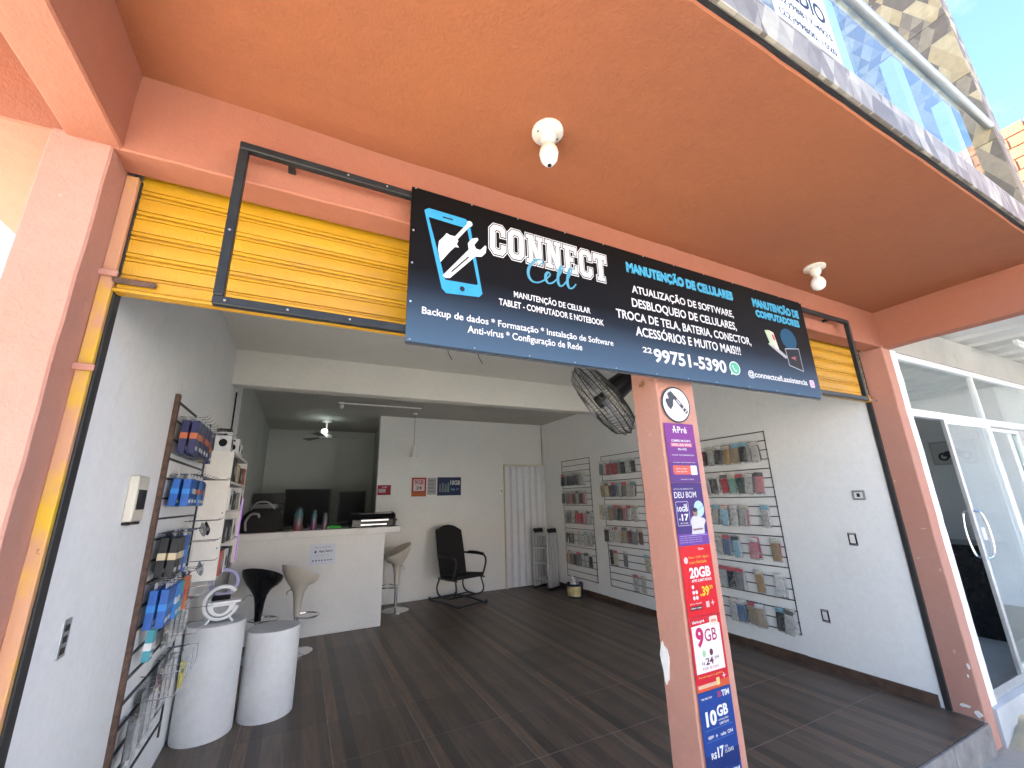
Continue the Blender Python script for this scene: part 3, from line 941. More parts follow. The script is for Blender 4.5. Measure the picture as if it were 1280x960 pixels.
def offset_poly(P, d):
    n = len(P)
    out = []
    for i in range(n):
        a, b2, c = Vector(P[i - 1]), Vector(P[i]), Vector(P[(i + 1) % n])
        u = (b2 - a).normalized(); v = (c - b2).normalized()
        n1, n2 = Vector((u.y, -u.x)), Vector((v.y, -v.x))
        m = n1 + n2
        k = d / max(0.35, 1 + n1.dot(n2))
        out.append(b2 + m * k)
    return out
def oct_ring(d):
    o = offset_poly([(2.4, 0), (7.6, 0), (10, 2.4), (10, 11.6), (7.6, 14), (2.4, 14), (0, 11.6), (0, 2.4)], d)
    i = offset_poly([(4.0, 2.6), (6.0, 2.6), (6.8, 3.4), (6.8, 10.6), (6.0, 11.4), (4.0, 11.4), (3.2, 10.6), (3.2, 3.4)], -d)
    return o, i
wd = {'C': 10, 'O': 10.6, 'N': 11.4, 'E': 10.2, 'T': 10}
x = 0.0
tot = sum(wd[c] + 0.9 for c in 'CONNECT') - 0.9
sx, sy = (1.312 - 0.652) / tot, (2.757 - 2.602) / 14
for c in 'CONNECT':
    layers = []
    mb = MB()
    for li, (d, dd) in enumerate(((0.75, 0.0010), (0.32, 0.0016), (-0.12, 0.0022))):
        mb.cur = li % 2
        def T(p): return F.p(0.652 + (x + p[0]) * sx, 2.602 + p[1] * sy, dd)
        if c == 'O':
            o, i = oct_ring(d)
            mb.add([T(p) for p in o + i], [(k, (k + 1) % 8, 8 + (k + 1) % 8, 8 + k) for k in range(8)])
        else:
            mb.poly([T(p) for p in offset_poly(GL[c], d)])
    me = bpy.data.meshes.new('letter')
    me.from_pydata(mb.v, [], mb.f)
    me.materials.append(flat(WH)); me.materials.append(flat((0.008, 0.008, 0.009)))
    me.polygons.foreach_set('material_index', mb.m)
    link('letter', me, SG)
    x += wd[c] + 0.9
# "Cell" in brush script
sc_pts = [(0.905, 2.605), (0.925, 2.622), (0.912, 2.634), (0.880, 2.620), (0.850, 2.580), (0.843, 2.540), (0.858, 2.512), (0.888, 2.508), (0.920, 2.524),
          (0.945, 2.545), (0.962, 2.566), (0.952, 2.576), (0.938, 2.560), (0.936, 2.535), (0.950, 2.518), (0.976, 2.528), (1.005, 2.560), (1.030, 2.605), (1.034, 2.625), (1.022, 2.620), (1.008, 2.580), (1.004, 2.540), (1.014, 2.518), (1.034, 2.528),
          (1.062, 2.565), (1.085, 2.610), (1.088, 2.628), (1.076, 2.622), (1.062, 2.580), (1.058, 2.540), (1.068, 2.518), (1.088, 2.524), (1.108, 2.548)]
sp = smooth_path(sc_pts, 5)
wids = []
for i in range(len(sp)):
    t = (sp[min(i + 1, len(sp) - 1)] - sp[max(0, i - 1)]).normalized()
    wids.append(0.0075 + 0.0075 * max(0.0, -t.y))
ribbon(SG, F, sp, wids, (0.10, 0.36, 0.52), 0.0030, 'lettering', 4e-6)
def st(body, a0, b0, a1, b1, c=WH, wgt=0.02, d=0.0012, sl=0.0): return text(SG, F, body, a0, b0, a1, b1, c, d, wgt, 'lettering', sl)
st('MANUTENÇÃO DE CELULAR', 0.766, 2.403, 1.184, 2.447, sl=-0.004)
st('TABLET - COMPUTADOR E NOTEBOOK', 0.692, 2.358, 1.260, 2.390, sl=-0.004)
st('Backup de dados * Formatação * Instalação de Software', 0.358, 2.246, 1.308, 2.288, wgt=0.014)
st('Anti-vírus * Configuração de Rede', 0.548, 2.196, 1.118, 2.240, wgt=0.014)
def cyan(body, a0, b0, a1, b1):
    st(body, a0 - 0.004, b0 - 0.004, a1 + 0.004, b1 + 0.004, (0.12, 0.55, 0.80), 0.085, 0.0010)
    st(body, a0, b0, a1, b1, (0.015, 0.06, 0.10), 0.055, 0.0015)
    st(body, a0 + 0.001, b0 + 0.001, a1 - 0.001, b1 - 0.001, (0.08, 0.48, 0.76), 0.025, 0.0020)
cyan('MANUTENÇÃO DE CELULARES', 1.452, 2.690, 2.302, 2.768)
st('ATUALIZAÇÃO DE SOFTWARE,', 1.470, 2.570, 2.280, 2.636)
st('DESBLOQUEIO DE CELULARES,', 1.460, 2.488, 2.287, 2.548)
st('TROCA DE TELA, BATERIA, CONECTOR,', 1.346, 2.408, 2.402, 2.466)
st('ACESSÓRIOS E MUITO MAIS!!!', 1.464, 2.336, 2.283, 2.402)
st('22', 1.497, 2.250, 1.560, 2.280)
st('99751-5390', 1.570, 2.205, 2.128, 2.282, wgt=0.03)
cyan('MANUTENÇÃO DE', 2.500, 2.690, 2.990, 2.766)
cyan('COMPUTADORES', 2.512, 2.632, 2.975, 2.676)
st('@connectcell.assistencia', 2.318, 2.200, 2.915, 2.250)
# green speech-bubble handset badge
wa = circle(SG, F, 2.203, 2.246, 0.047, 0.042, WH, 0.0010, 'chat_badge')
circle(wa, F, 2.203, 2.246, 0.040, 0.036, (0.10, 0.50, 0.30), 0.0015)
flatpoly(wa, F, [(2.160, 2.202), (2.186, 2.210), (2.168, 2.228)], WH, 0.0013)
ribbon(wa, F, [(2.186, 2.262), (2.188, 2.248), (2.200, 2.232), (2.216, 2.230)], [0.012, 0.007, 0.007, 0.012], WH, 0.0020)
# small camera badge
cb_ = flatpoly(SG, F, rrect(2.945, 2.200, 2.998, 2.252, 0.012), (0.72, 0.55, 0.66), 0.0010, 'camera_badge')
circle(cb_, F, 2.9715, 2.226, 0.014, 0.014, (0.62, 0.20, 0.40), 0.0015)
circle(cb_, F, 2.9715, 2.226, 0.009, 0.009, (0.74, 0.62, 0.70), 0.0020)
circle(cb_, F, 2.987, 2.242, 0.003, 0.003, (0.62, 0.20, 0.40), 0.0015, n=10)
# picture of devices
dv = circle(SG, F, 2.812, 2.520, 0.085, 0.075, (0.015, 0.085, 0.16), 0.0008, 'device_picture')
flatpoly(dv, F, [(2.575, 2.452), (2.735, 2.372), (2.760, 2.388), (2.600, 2.470)], (0.45, 0.45, 0.46), 0.0011)
flatpoly(dv, F, [(2.565, 2.545), (2.610, 2.552), (2.640, 2.440), (2.598, 2.452)][::-1], (0.50, 0.62, 0.42), 0.0014)
flatpoly(dv, F, [(2.612, 2.552), (2.655, 2.540), (2.682, 2.424), (2.642, 2.436)][::-1], (0.72, 0.66, 0.56), 0.0014)
flatpoly(dv, F, [(2.628, 2.530), (2.652, 2.524), (2.660, 2.486), (2.638, 2.490)][::-1], (0.55, 0.10, 0.10), 0.0018)
flatpoly(dv, F, [(2.745, 2.446), (2.905, 2.466), (2.905, 2.302), (2.755, 2.328)][::-1], (0.42, 0.45, 0.48), 0.0016)
flatpoly(dv, F, [(2.751, 2.440), (2.899, 2.459), (2.899, 2.309), (2.761, 2.333)][::-1], (0.020, 0.022, 0.028), 0.0020)
flatpoly(dv, F, [(2.790, 2.385), (2.830, 2.400), (2.860, 2.394), (2.835, 2.388), (2.850, 2.372), (2.815, 2.380)][::-1], (0.40, 0.12, 0.13), 0.0024)
# eyelets and cable ties along the sign
for i in range(12):
    for zz in (2.143, 2.826):
        px = 0.315 + i * (2.73 / 11) + random.uniform(-0.03, 0.03) * (0 < i < 11)
        part('eyelet', MB().cyl((px, 1.482, zz), (px, 1.4805, zz), 0.0035, n=8), M['grey_plastic'], SG)
for zz in (2.30, 2.47, 2.62):
    part('eyelet', MB().cyl((0.312, 1.482, zz), (0.312, 1.4805, zz), 0.0045, n=8), M['alu'], SG)
for px in (0.47, 0.60):
    part('cable_tie', MB().tube([(px, 1.50, 2.14), (px + 0.004, 1.50, 2.115), (px + 0.018, 1.495, 2.085)], 0.002, 5), M['black_plastic'], SG)

# ------------------------------------------------------------------ posters on the middle pillar
PW = 0.215
def poster(z0, z1, label, color, x0=1.668, x1=1.883):
    o = single('poster', MB().box(x0, x1, 1.5645, 1.5660, z0, z1), flat(color, 0.35), label, 'poster', 'posters stacked down the middle pillar')
    return o, Frame((x0, 1.5645, z0), (1, 0, 0), (0, 0, 1))
# round axe notice
pts = [(1.777 + 0.104 * math.cos(2 * math.pi * i / 40), 1.5650, 2.014 + 0.099 * math.sin(2 * math.pi * i / 40)) for i in range(40)]
P = single('round_notice', MB().prism(pts, (0, -0.0015, 0)), flat((0.05, 0.055, 0.07)), 'round white notice with dark axe picture at the top of the pillar', 'notice')
F = Frame((1.777, 1.5635, 2.014), (1, 0, 0), (0, 0, 1))
circle(P, F, 0, 0, 0.096, 0.091, (0.78, 0.78, 0.78), 0.0008, n=40)
ax = flatpoly(P, F, [(-0.060, 0.058), (-0.030, 0.074), (-0.012, 0.058), (-0.002, 0.040), (-0.020, 0.022), (-0.024, -0.006), (-0.046, -0.030), (-0.066, -0.012), (-0.078, 0.018), (-0.070, 0.030), (-0.050, 0.030)], (0.07, 0.075, 0.09), 0.0014, 'axe_print')
ribbon(P, F, [(-0.012, 0.044), (0.074, -0.042)], 0.022, (0.07, 0.075, 0.09), 0.0018)
ribbon(P, F, [(0.004, 0.028), (0.030, 0.002)], 0.011, (0.50, 0.50, 0.52), 0.0022)
ribbon(P, F, [(0.046, -0.014), (0.052, -0.020)], 0.018, (0.6, 0.6, 0.6), 0.0024)
ribbon(P, F, [(0.062, -0.030), (0.068, -0.036)], 0.014, (0.6, 0.6, 0.6), 0.0024)

W = (0.80, 0.80, 0.80)
# violet top poster
P, F = poster(1.604, 1.910, 'violet poster with small white heading directly below the round axe notice', (0.22, 0.045, 0.26))
rect(P, F, 0.0, 0.0, PW, 0.10, (0.10, 0.035, 0.20), 0.0004)
rect(P, F, 0.0, 0.10, PW, 0.20, (0.17, 0.04, 0.24), 0.0004)
text(P, F, 'Pré', 0.092, 0.255, 0.160, 0.290, W, 0.001, 0.01)
circle(P, F, 0.070, 0.287, 0.007, 0.007, W, 0.001, n=12)
ribbon(P, F, [(0.055, 0.272), (0.085, 0.272)], 0.006, W, 0.001)
ribbon(P, F, [(0.070, 0.280), (0.060, 0.256)], 0.006, W, 0.0012)
ribbon(P, F, [(0.070, 0.280), (0.082, 0.256)], 0.006, W, 0.0014)
text(P, F, 'COMPRE UM CHIP E', 0.038, 0.208, 0.178, 0.220, W, 0.001, 0.02)
rect(P, F, 0.030, 0.182, 0.186, 0.202, (0.60, 0.13, 0.20), 0.0008)
text(P, F, 'VIVO AO VIVO', 0.036, 0.186, 0.180, 0.199, W, 0.0014, 0.02)
text(P, F, 'PRA VIVO', 0.078, 0.164, 0.142, 0.175, W, 0.001, 0.02)
text(P, F, 'MUITO MAIS BENEFÍCIOS', 0.030, 0.136, 0.190, 0.144, W, 0.001, 0.0)
text(P, F, 'recarregue e aproveite muito mais', 0.030, 0.098, 0.190, 0.104, W, 0.001, 0.0)
flatpoly(P, F, rrect(0.025, 0.040, 0.160, 0.086, 0.010), (0.62, 0.12, 0.09), 0.0008)
text(P, F, 'aponte e baixe', 0.045, 0.064, 0.125, 0.073, W, 0.0014, 0.0)
text(P, F, 'nosso aplicativo', 0.045, 0.050, 0.125, 0.059, W, 0.0014, 0.0)
flatpoly(P, F, rrect(0.152, 0.038, 0.198, 0.086, 0.005), (0.70, 0.68, 0.72), 0.0010)
text(P, F, 'consulte as regras', 0.070, 0.012, 0.165, 0.019, W, 0.001, 0.0)
# dark violet poster with a man in white
P, F = poster(1.302, 1.602, 'dark violet poster showing a man in white shirt and large ball', (0.055, 0.025, 0.16))
rect(P, F, 0.0, 0.0, PW, 0.055, (0.14, 0.05, 0.30), 0.0004)
text(P, F, 'ATIVOU, RECARREGOU, É SÓ', 0.010, 0.266, 0.150, 0.274, W, 0.001, 0.0)
text(P, F, 'DEU BOM', 0.010, 0.226, 0.165, 0.256, W, 0.001, 0.004)
ribbon(P, F, rrect(0.012, 0.094, 0.098, 0.208, 0.006) + [(0.092, 0.094)], 0.003, (0.45, 0.42, 0.62), 0.0008)
text(P, F, 'até', 0.066, 0.184, 0.090, 0.200, W, 0.001, 0.01)
text(P, F, '10GB', 0.020, 0.160, 0.092, 0.184, W, 0.001, 0.02)
text(P, F, 'R$', 0.022, 0.118, 0.036, 0.128, W, 0.001, 0.01)
text(P, F, '17', 0.042, 0.116, 0.090, 0.148, W, 0.001, 0.03)
text(P, F, 'POR 15 DIAS', 0.030, 0.101, 0.082, 0.108, W, 0.001, 0.0)
circle(P, F, 0.172, 0.170, 0.036, 0.040, (0.42, 0.60, 0.72), 0.0010)
ribbon(P, F, [(0.140, 0.152), (0.206, 0.186)], 0.003, (0.12, 0.30, 0.45), 0.0014)
man = flatpoly(P, F, [(0.098, 0.050), (0.188, 0.050), (0.192, 0.088), (0.208, 0.112), (0.198, 0.124), (0.170, 0.130), (0.150, 0.138), (0.130, 0.138), (0.112, 0.132), (0.100, 0.112), (0.104, 0.080)], (0.60, 0.58, 0.66), 0.0018)
circle(P, F, 0.140, 0.154, 0.017, 0.021, (0.30, 0.17, 0.12), 0.0022, n=16)
circle(P, F, 0.140, 0.166, 0.017, 0.011, (0.03, 0.025, 0.03), 0.0025, n=14)
flatpoly(P, F, [(0.110, 0.066), (0.180, 0.070), (0.180, 0.078), (0.110, 0.076)], (0.24, 0.16, 0.14), 0.0024)
rect(P, F, 0.010, 0.044, 0.205, 0.046, (0.45, 0.40, 0.62), 0.0026)
for k in range(3):
    text(P, F, 'consulte condições e regulamento completo da oferta', 0.010, 0.012 + 0.010 * k, 0.165, 0.018 + 0.010 * k, (0.5, 0.48, 0.62), 0.001, 0.0)
# red 20GB poster
P, F = poster(0.990, 1.300, 'red poster reading 20GB with a yellow price', (0.62, 0.012, 0.022))
text(P, F, 'Claro-', 0.125, 0.288, 0.165, 0.299, W, 0.001, 0.01)
circle(P, F, 0.032, 0.246, 0.014, 0.015, (0.72, 0.5, 0.5), 0.001, n=16)
text(P, F, 'Plano 100% digital', 0.052, 0.248, 0.190, 0.262, (0.80, 0.36, 0.05), 0.001, 0.01)
text(P, F, 'e sem fidelidade', 0.052, 0.228, 0.172, 0.242, (0.80, 0.36, 0.05), 0.001, 0.01)
text(P, F, '20GB', 0.045, 0.164, 0.190, 0.212, W, 0.001, 0.035)
text(P, F, 'APPS ILIMITADOS', 0.052, 0.146, 0.190, 0.158, W, 0.001, 0.015)
for i in range(3):
    for j in range(2):
        if (i, j) != (0, 1):
            circle(P, F, 0.056 + 0.020 * j, 0.126 - 0.024 * i, 0.008, 0.0085, (0.75, 0.72, 0.72), 0.001, n=12)
text(P, F, 'R$', 0.098, 0.080, 0.112, 0.092, (0.80, 0.55, 0.03), 0.001, 0.01)
text(P, F, '39', 0.114, 0.080, 0.162, 0.124, (0.80, 0.55, 0.03), 0.001, 0.035)
text(P, F, ',99', 0.164, 0.104, 0.190, 0.124, (0.80, 0.55, 0.03), 0.001, 0.01)
rect(P, F, 0.024, 0.026, 0.100, 0.044, (0.12, 0.02, 0.03), 0.0008)
text(P, F, 'Baixe o app', 0.030, 0.030, 0.094, 0.040, W, 0.0012, 0.0)
text(P, F, 'peça seu chip grátis', 0.024, 0.050, 0.100, 0.058, W, 0.0012, 0.0)
rect(P, F, 0.130, 0.030, 0.152, 0.056, (0.66, 0.45, 0.45), 0.0008)
ribbon(P, F, [(0.176, 0.036), (0.176, 0.058)], 0.003, W, 0.001); ribbon(P, F, [(0.166, 0.047), (0.186, 0.047)], 0.003, W, 0.0014)
# red and white 9GB poster
P, F = poster(0.688, 0.988, 'red bordered white poster reading 9GB below the red 20GB poster', (0.58, 0.015, 0.035))
rect(P, F, 0.0, 0.0, PW, 0.028, (0.60, 0.10, 0.04), 0.0004)
flatpoly(P, F, [(0.012, 0.070), (0.200, 0.070), (0.200, 0.258), (0.150, 0.268), (0.012, 0.262)], (0.78, 0.77, 0.76), 0.0006)
text(P, F, 'claro-pré', 0.020, 0.270, 0.100, 0.286, W, 0.001, 0.02)
flatpoly(P, F, rrect(0.135, 0.252, 0.190, 0.292, 0.008), (0.74, 0.62, 0.50), 0.0010)
text(P, F, 'novo', 0.145, 0.266, 0.180, 0.278, (0.60, 0.05, 0.05), 0.0014, 0.02)
text(P, F, '9', 0.032, 0.172, 0.084, 0.256, (0.52, 0.02, 0.12), 0.001, 0.04)
text(P, F, 'GB', 0.090, 0.190, 0.172, 0.244, (0.40, 0.03, 0.12), 0.001, 0.012)
ribbon(P, F, rrect(0.040, 0.126, 0.162, 0.164, 0.008) + [(0.154, 0.126)], 0.0025, (0.70, 0.62, 0.60), 0.001)
circle(P, F, 0.072, 0.146, 0.012, 0.014, (0.36, 0.55, 0.34), 0.0012, n=14)
circle(P, F, 0.120, 0.146, 0.012, 0.014, (0.12, 0.02, 0.06), 0.0012, n=14)
text(P, F, 'R$', 0.050, 0.100, 0.070, 0.114, (0.15, 0.02, 0.06), 0.001, 0.01)
text(P, F, '24', 0.076, 0.098, 0.128, 0.128, (0.15, 0.02, 0.06), 0.001, 0.03)
text(P, F, ',99', 0.130, 0.110, 0.166, 0.128, (0.15, 0.02, 0.06), 0.001, 0.01)
text(P, F, 'POR 30 DIAS', 0.052, 0.080, 0.160, 0.091, (0.40, 0.05, 0.10), 0.001, 0.005)
text(P, F, 'Recarregue e ganhe', 0.020, 0.050, 0.175, 0.060, (0.78, 0.40, 0.08), 0.001, 0.01)
rect(P, F, 0.010, 0.012, 0.140, 0.026, (0.72, 0.42, 0.30), 0.0008)
flatpoly(P, F, rrect(0.128, 0.010, 0.150, 0.040, 0.004), (0.78, 0.60, 0.22), 0.0010)
ribbon(P, F, [(0.182, 0.030), (0.182, 0.052)], 0.003, W, 0.001); ribbon(P, F, [(0.172, 0.041), (0.192, 0.041)], 0.003, W, 0.0014)
# blue 10GB poster
P, F = poster(0.390, 0.686, 'blue poster reading 10GB and R$ 17 near the foot of the pillar', (0.015, 0.055, 0.26))
rect(P, F, 0.0, 0.0, PW, 0.06, (0.012, 0.03, 0.15), 0.0004)
text(P, F, 'TIM PRÉ TOP', 0.015, 0.266, 0.085, 0.276, W, 0.001, 0.01)
for k in range(3):
    rect(P, F, 0.122, 0.262 + 0.008 * k, 0.146, 0.266 + 0.008 * k, (0.55, 0.05, 0.10), 0.0008)
text(P, F, 'TIM', 0.150, 0.260, 0.200, 0.284, W, 0.001, 0.03)
text(P, F, '10', 0.030, 0.164, 0.098, 0.222, W, 0.001, 0.045)
text(P, F, 'GB', 0.104, 0.188, 0.176, 0.232, W, 0.001, 0.035)
text(P, F, '+ LIGAÇÕES', 0.100, 0.172, 0.172, 0.181, W, 0.001, 0.005)
text(P, F, 'ILIMITADAS', 0.112, 0.158, 0.172, 0.167, W, 0.001, 0.005)
for k, (a, s_) in enumerate(((0.030, 'apps'), (0.078, '+'), (0.110, 'redes'), (0.155, 'ON'))):
    text(P, F, s_, a, 0.116, a + (0.012 if s_ == '+' else 0.034), 0.130, W, 0.001, 0.01)
for zz in (0.108, 0.150):
    rect(P, F, 0.020, zz, 0.195, zz + 0.0015, (0.10, 0.22, 0.50), 0.0008)
text(P, F, 'R$', 0.036, 0.042, 0.068, 0.068, W, 0.001, 0.02)
text(P, F, '17', 0.076, 0.042, 0.116, 0.082, W, 0.001, 0.035)
text(P, F, 'POR', 0.124, 0.068, 0.144, 0.078, W, 0.001, 0.0)
text(P, F, '15 DIAS', 0.124, 0.050, 0.178, 0.064, W, 0.001, 0.005)
P, F = poster(0.09, 0.388, 'blue poster lowest on the pillar, cut off by the picture edge', (0.012, 0.040, 0.20))
text(P, F, 'TIM', 0.150, 0.262, 0.200, 0.286, W, 0.001, 0.03)
# gold wall hook high on the pillar
single('wall_hook', MB().tube(smooth_path([(1.651, 1.66, 2.160), (1.640, 1.652, 2.135), (1.625, 1.655, 2.122), (1.632, 1.668, 2.118), (1.640, 1.675, 2.138)], 4), 0.005, 6), plain('brass', (0.65, 0.45, 0.18), 0.3, 0.9), 'small brass double hook at top of the middle pillar', 'hook')

# ------------------------------------------------------------------ wall fan on the inner side of the pillar
FC = Vector((1.640, 2.010, 2.130))
t = thing('wall_fan', 'black wire-cage wall fan mounted behind the middle pillar', 'fan', FC)
ad = Vector((-0.62, 0.52, -0.58)).normalized()
au = Vector((0, 0, 1)); au = (au - ad * au.dot(ad)).normalized(); ar = ad.cross(au)
def cp(r, th, h): return FC + ad * h + (au * math.sin(th) + ar * math.cos(th)) * r
FRAD = 0.265
cage = MB()
for (rr, h) in ((FRAD, 0.0), (FRAD * 0.97, 0.03), (FRAD * 0.97, -0.03)):
    cage.tube([cp(rr, 2 * math.pi * i / 40, h) for i in range(40)], 0.0045 if h == 0 else 0.003, 5, closed=True)
for rr, h in ((0.20, 0.075), (0.12, 0.09), (0.20, -0.075), (0.12, -0.09)):
    cage.tube([cp(rr, 2 * math.pi * i / 32, h) for i in range(32)], 0.002, 4, closed=True)
part('rim', cage, M['black_metal'], t)
gr = MB()
for s in (-1, 1):
    for i in range(56):
        th = 2 * math.pi * i / 56
        gr.tube([cp(0.055, th, s * 0.095), cp(0.13, th + 0.06, s * 0.090), cp(0.22, th + 0.10, s * 0.068), cp(FRAD, th + 0.12, 0)], 0.0014, 3)
g_ = part('guard_wires', gr, M['black_metal'], t)
part('badge', MB().cyl(FC + ad * 0.093, FC + ad * 0.102, 0.058, n=20), M['grey_plastic'], t)
for k in range(4):
    th0 = k * math.pi / 2 + 0.4
    vs_ = []
    for q in range(5):
        rr = 0.045 + 0.19 * q / 4
        wid = 0.20 + 0.38 * (q / 4)
        for e in (-1, 1):
            vs_.append(cp(rr, th0 + e * wid * 0.5, e * 0.022))
    part('blade', MB().add(vs_, [(2 * q, 2 * q + 1, 2 * q + 3, 2 * q + 2) for q in range(4)]), M['grey_plastic'], t)
part('hub', MB().cyl(FC - ad * 0.03, FC + ad * 0.04, 0.042, n=16), M['black_plastic'], t, bevel=0.004)
part('motor', MB().cyl(FC - ad * 0.24, FC - ad * 0.095, 0.062, 0.078, n=20), M['black_plastic'], t, bevel=0.01, seg=2)
part('arm', MB().tube(smooth_path([FC - ad * 0.20, FC - ad * 0.22 + Vector((0.03, -0.02, -0.03)), (1.80, 1.83, 2.22), (1.80, 1.765, 2.22)], 4), 0.018, 8), M['black_plastic'], t)
part('wall_plate', MB().box(1.74, 1.86, 1.757, 1.785, 2.14, 2.32), M['black_plastic'], t, bevel=0.006)

# ------------------------------------------------------------------ right wall: wire racks with phone cases
def wire_rack(y0, y1, z0, z1, n, label, hooks):
    t = thing('wall_rack', label, 'rack', (XR - 0.01, (y0 + y1) / 2, z0), 'black slat racks on the right wall')
    for i in range(n):
        z = z0 + (z1 - z0) * i / (n - 1)
        part('bar', MB().box(XR - 0.010, XR - 0.001, y0, y1, z - 0.0045, z + 0.0045), M['black_metal'], t)
    for y in (y0, y1):
        part('upright', MB().box(XR - 0.015, XR - 0.0105, y - 0.004, y + 0.004, z0 - 0.006, z1 + 0.006), M['black_metal'], t)
    hk = MB()
    for (y, z, d) in hooks:
        part('hook', MB().tube([(XR - 0.011, y, z), (XR - 0.02, y, z), (XR - d, y, z), (XR - d - 0.012, y, z + 0.010)], 0.0022, 5), M['chrome'], t)
    return t

CC = {'black': (0.018, 0.018, 0.02), 'maroon': (0.16, 0.012, 0.025), 'red': (0.46, 0.012, 0.03), 'pink': (0.55, 0.20, 0.24), 'magenta': (0.42, 0.012, 0.11),
      'tan': (0.42, 0.32, 0.20), 'gold': (0.42, 0.26, 0.10), 'grey': (0.22, 0.22, 0.22), 'clear': (0.52, 0.52, 0.50), 'white': (0.66, 0.66, 0.65), 'mint': (0.24, 0.46, 0.38),
      'green': (0.01, 0.05, 0.045), 'navy': (0.02, 0.03, 0.09), 'blue': (0.08, 0.18, 0.34), 'skyblue': (0.30, 0.55, 0.68), 'brown': (0.15, 0.07, 0.04), 'cream': (0.60, 0.54, 0.40)}
CM = {k: plain('case_' + k, v, 0.35, var=0.08, scale=25) for k, v in CC.items()}
BAGM = M['film']
CARD = [plain('card_%d' % i, c, 0.5, var=0.1) for i, c in enumerate(((0.68, 0.68, 0.67), (0.60, 0.12, 0.14), (0.25, 0.50, 0.62), (0.10, 0.10, 0.11), (0.62, 0.58, 0.48)))]
def case_mesh():
    w_, h_, d_ = 0.040, 0.080, 0.0052
    mb = MB()
    mb.prism([(-d_, a, b2) for a, b2 in rrect(-w_, -h_, w_, h_, 0.012, 3)], (2 * d_, 0, 0))
    mb.prism([(-d_ - 0.002, a, b2) for a, b2 in rrect(-w_ + 0.007, h_ - 0.042, -w_ + 0.034, h_ - 0.007, 0.006, 2)], (0.002, 0, 0))
    return mb
_case = {}
_bag = None
_cardm = {}
def pack(y, z, d, cname, label, card, tilt):
    """a phone case in a clear hanging bag; local x is away from the wall (towards -X)"""
    global _bag
    t = thing('phone_case_pack', label, 'phone case', (XR - d, y, z), 'phone case packs on the right wall')
    t.rotation_euler = (tilt, random.uniform(-0.05, 0.05), random.uniform(-0.10, 0.10))
    t.location = (0, 0, 0)
    if cname not in _case:
        mb = case_mesh()
        mb.v = [(p[0], p[1], p[2] - 0.118) for p in mb.v]
        _case[cname] = mesh_of('phone_case', mb, CM[cname], smooth=35)
    if _bag is None:
        mb = MB()
        v_, f_ = [], []
        rows = [(0.0, 0.0), (-0.03, 0.003), (-0.06, 0.0075), (-0.18, 0.0085), (-0.205, 0.004), (-0.212, 0.0)]
        for zz, th in rows:
            for a in (-0.048, -0.040, 0.0, 0.040, 0.048):
                tt = th * (0 if abs(a) > 0.045 else 1)
                v_.append((-tt, a, zz))
        nb = len(v_)
        for zz, th in rows:
            for a in (-0.048, -0.040, 0.0, 0.040, 0.048):
                tt = th * (0 if abs(a) > 0.045 else 1)
                v_.append((tt + 0.0004, a, zz))
        for i in range(5):
            for j in range(4):
                f_.append((i * 5 + j, i * 5 + j + 1, i * 5 + 6 + j, i * 5 + 5 + j))
                f_.append((nb + i * 5 + j, nb + i * 5 + 5 + j, nb + i * 5 + 6 + j, nb + i * 5 + j + 1))
        _bag = mesh_of('bag', mb.add(v_, f_), BAGM, smooth=True)
    link('phone_case', _case[cname], t).matrix_parent_inverse = Matrix()
    link('bag', _bag, t).matrix_parent_inverse = Matrix()
    if card not in _cardm:
        _cardm[card] = mesh_of('header_card', MB().box(-0.0012, 0.0012, -0.045, 0.045, -0.034, 0.004), CARD[card])
    link('header_card', _cardm[card], t).matrix_parent_inverse = Matrix()
    t.location = (XR - d, y, z)
    return t

ORD = ['first', 'second', 'third', 'fourth', 'fifth', 'sixth', 'seventh', 'eighth', 'ninth', 'tenth']
def fill(rack_words, rows, hooks):
    for ri, (z, spec) in enumerate(rows):
        for hi, (y, colors) in enumerate(spec):
            n = len(colors)
            hooks.append((y, z + 0.006, 0.05 + 0.026 * n))
            for k, cn in enumerate(colors):                    # the first colour hangs in front
                d = 0.035 + 0.024 * (n - 1 - k)
                lab = '%s phone case, %s pack on %s hook, %s row, %s' % (cn, 'front' if k == 0 else ORD[k], ORD[hi], ['top', 'second', 'third', 'fourth', 'fifth', 'lowest'][ri], rack_words)
                pack(y + random.uniform(-0.006, 0.006), z + random.uniform(-0.008, 0.004), d, cn, lab, random.choice([0, 0, 0, 1, 2, 3, 4, 4]), random.uniform(-0.09, 0.09))

def row(y_start, step, groups):
    return [(y_start + step * i, g.split()) for i, g in enumerate(groups) if g]
hooksA = []
fill('rack right of pillar', [
    (2.060, row(2.83, 0.108, ['clear black', 'black clear', 'tan cream', 'gold tan', 'black grey', 'clear tan', 'maroon black'])),
    (1.735, row(2.83, 0.108, ['pink maroon', 'clear grey', 'green black', 'mint', 'red', 'black clear', 'clear black'])),
    (1.405, row(2.83, 0.118, ['clear white', '', 'clear pink', 'white clear', 'skyblue clear', 'clear'])),
    (1.085, row(2.79, 0.108, ['gold red', '', 'pink magenta', '', 'skyblue white', 'blue clear', 'clear'])),
    (0.765, row(2.80, 0.108, ['white clear', '', 'gold tan', '', 'grey clear', 'black grey', 'clear'])),
    (0.445, row(2.77, 0.100, ['clear white', 'black', '', 'tan cream', 'tan', 'blue black', 'clear skyblue'])),
], hooksA)
wire_rack(2.715, 3.60, 0.250, 2.160, 21, 'black wire rack of phone cases on right wall, right of the pillar', hooksA)
hooksB = []
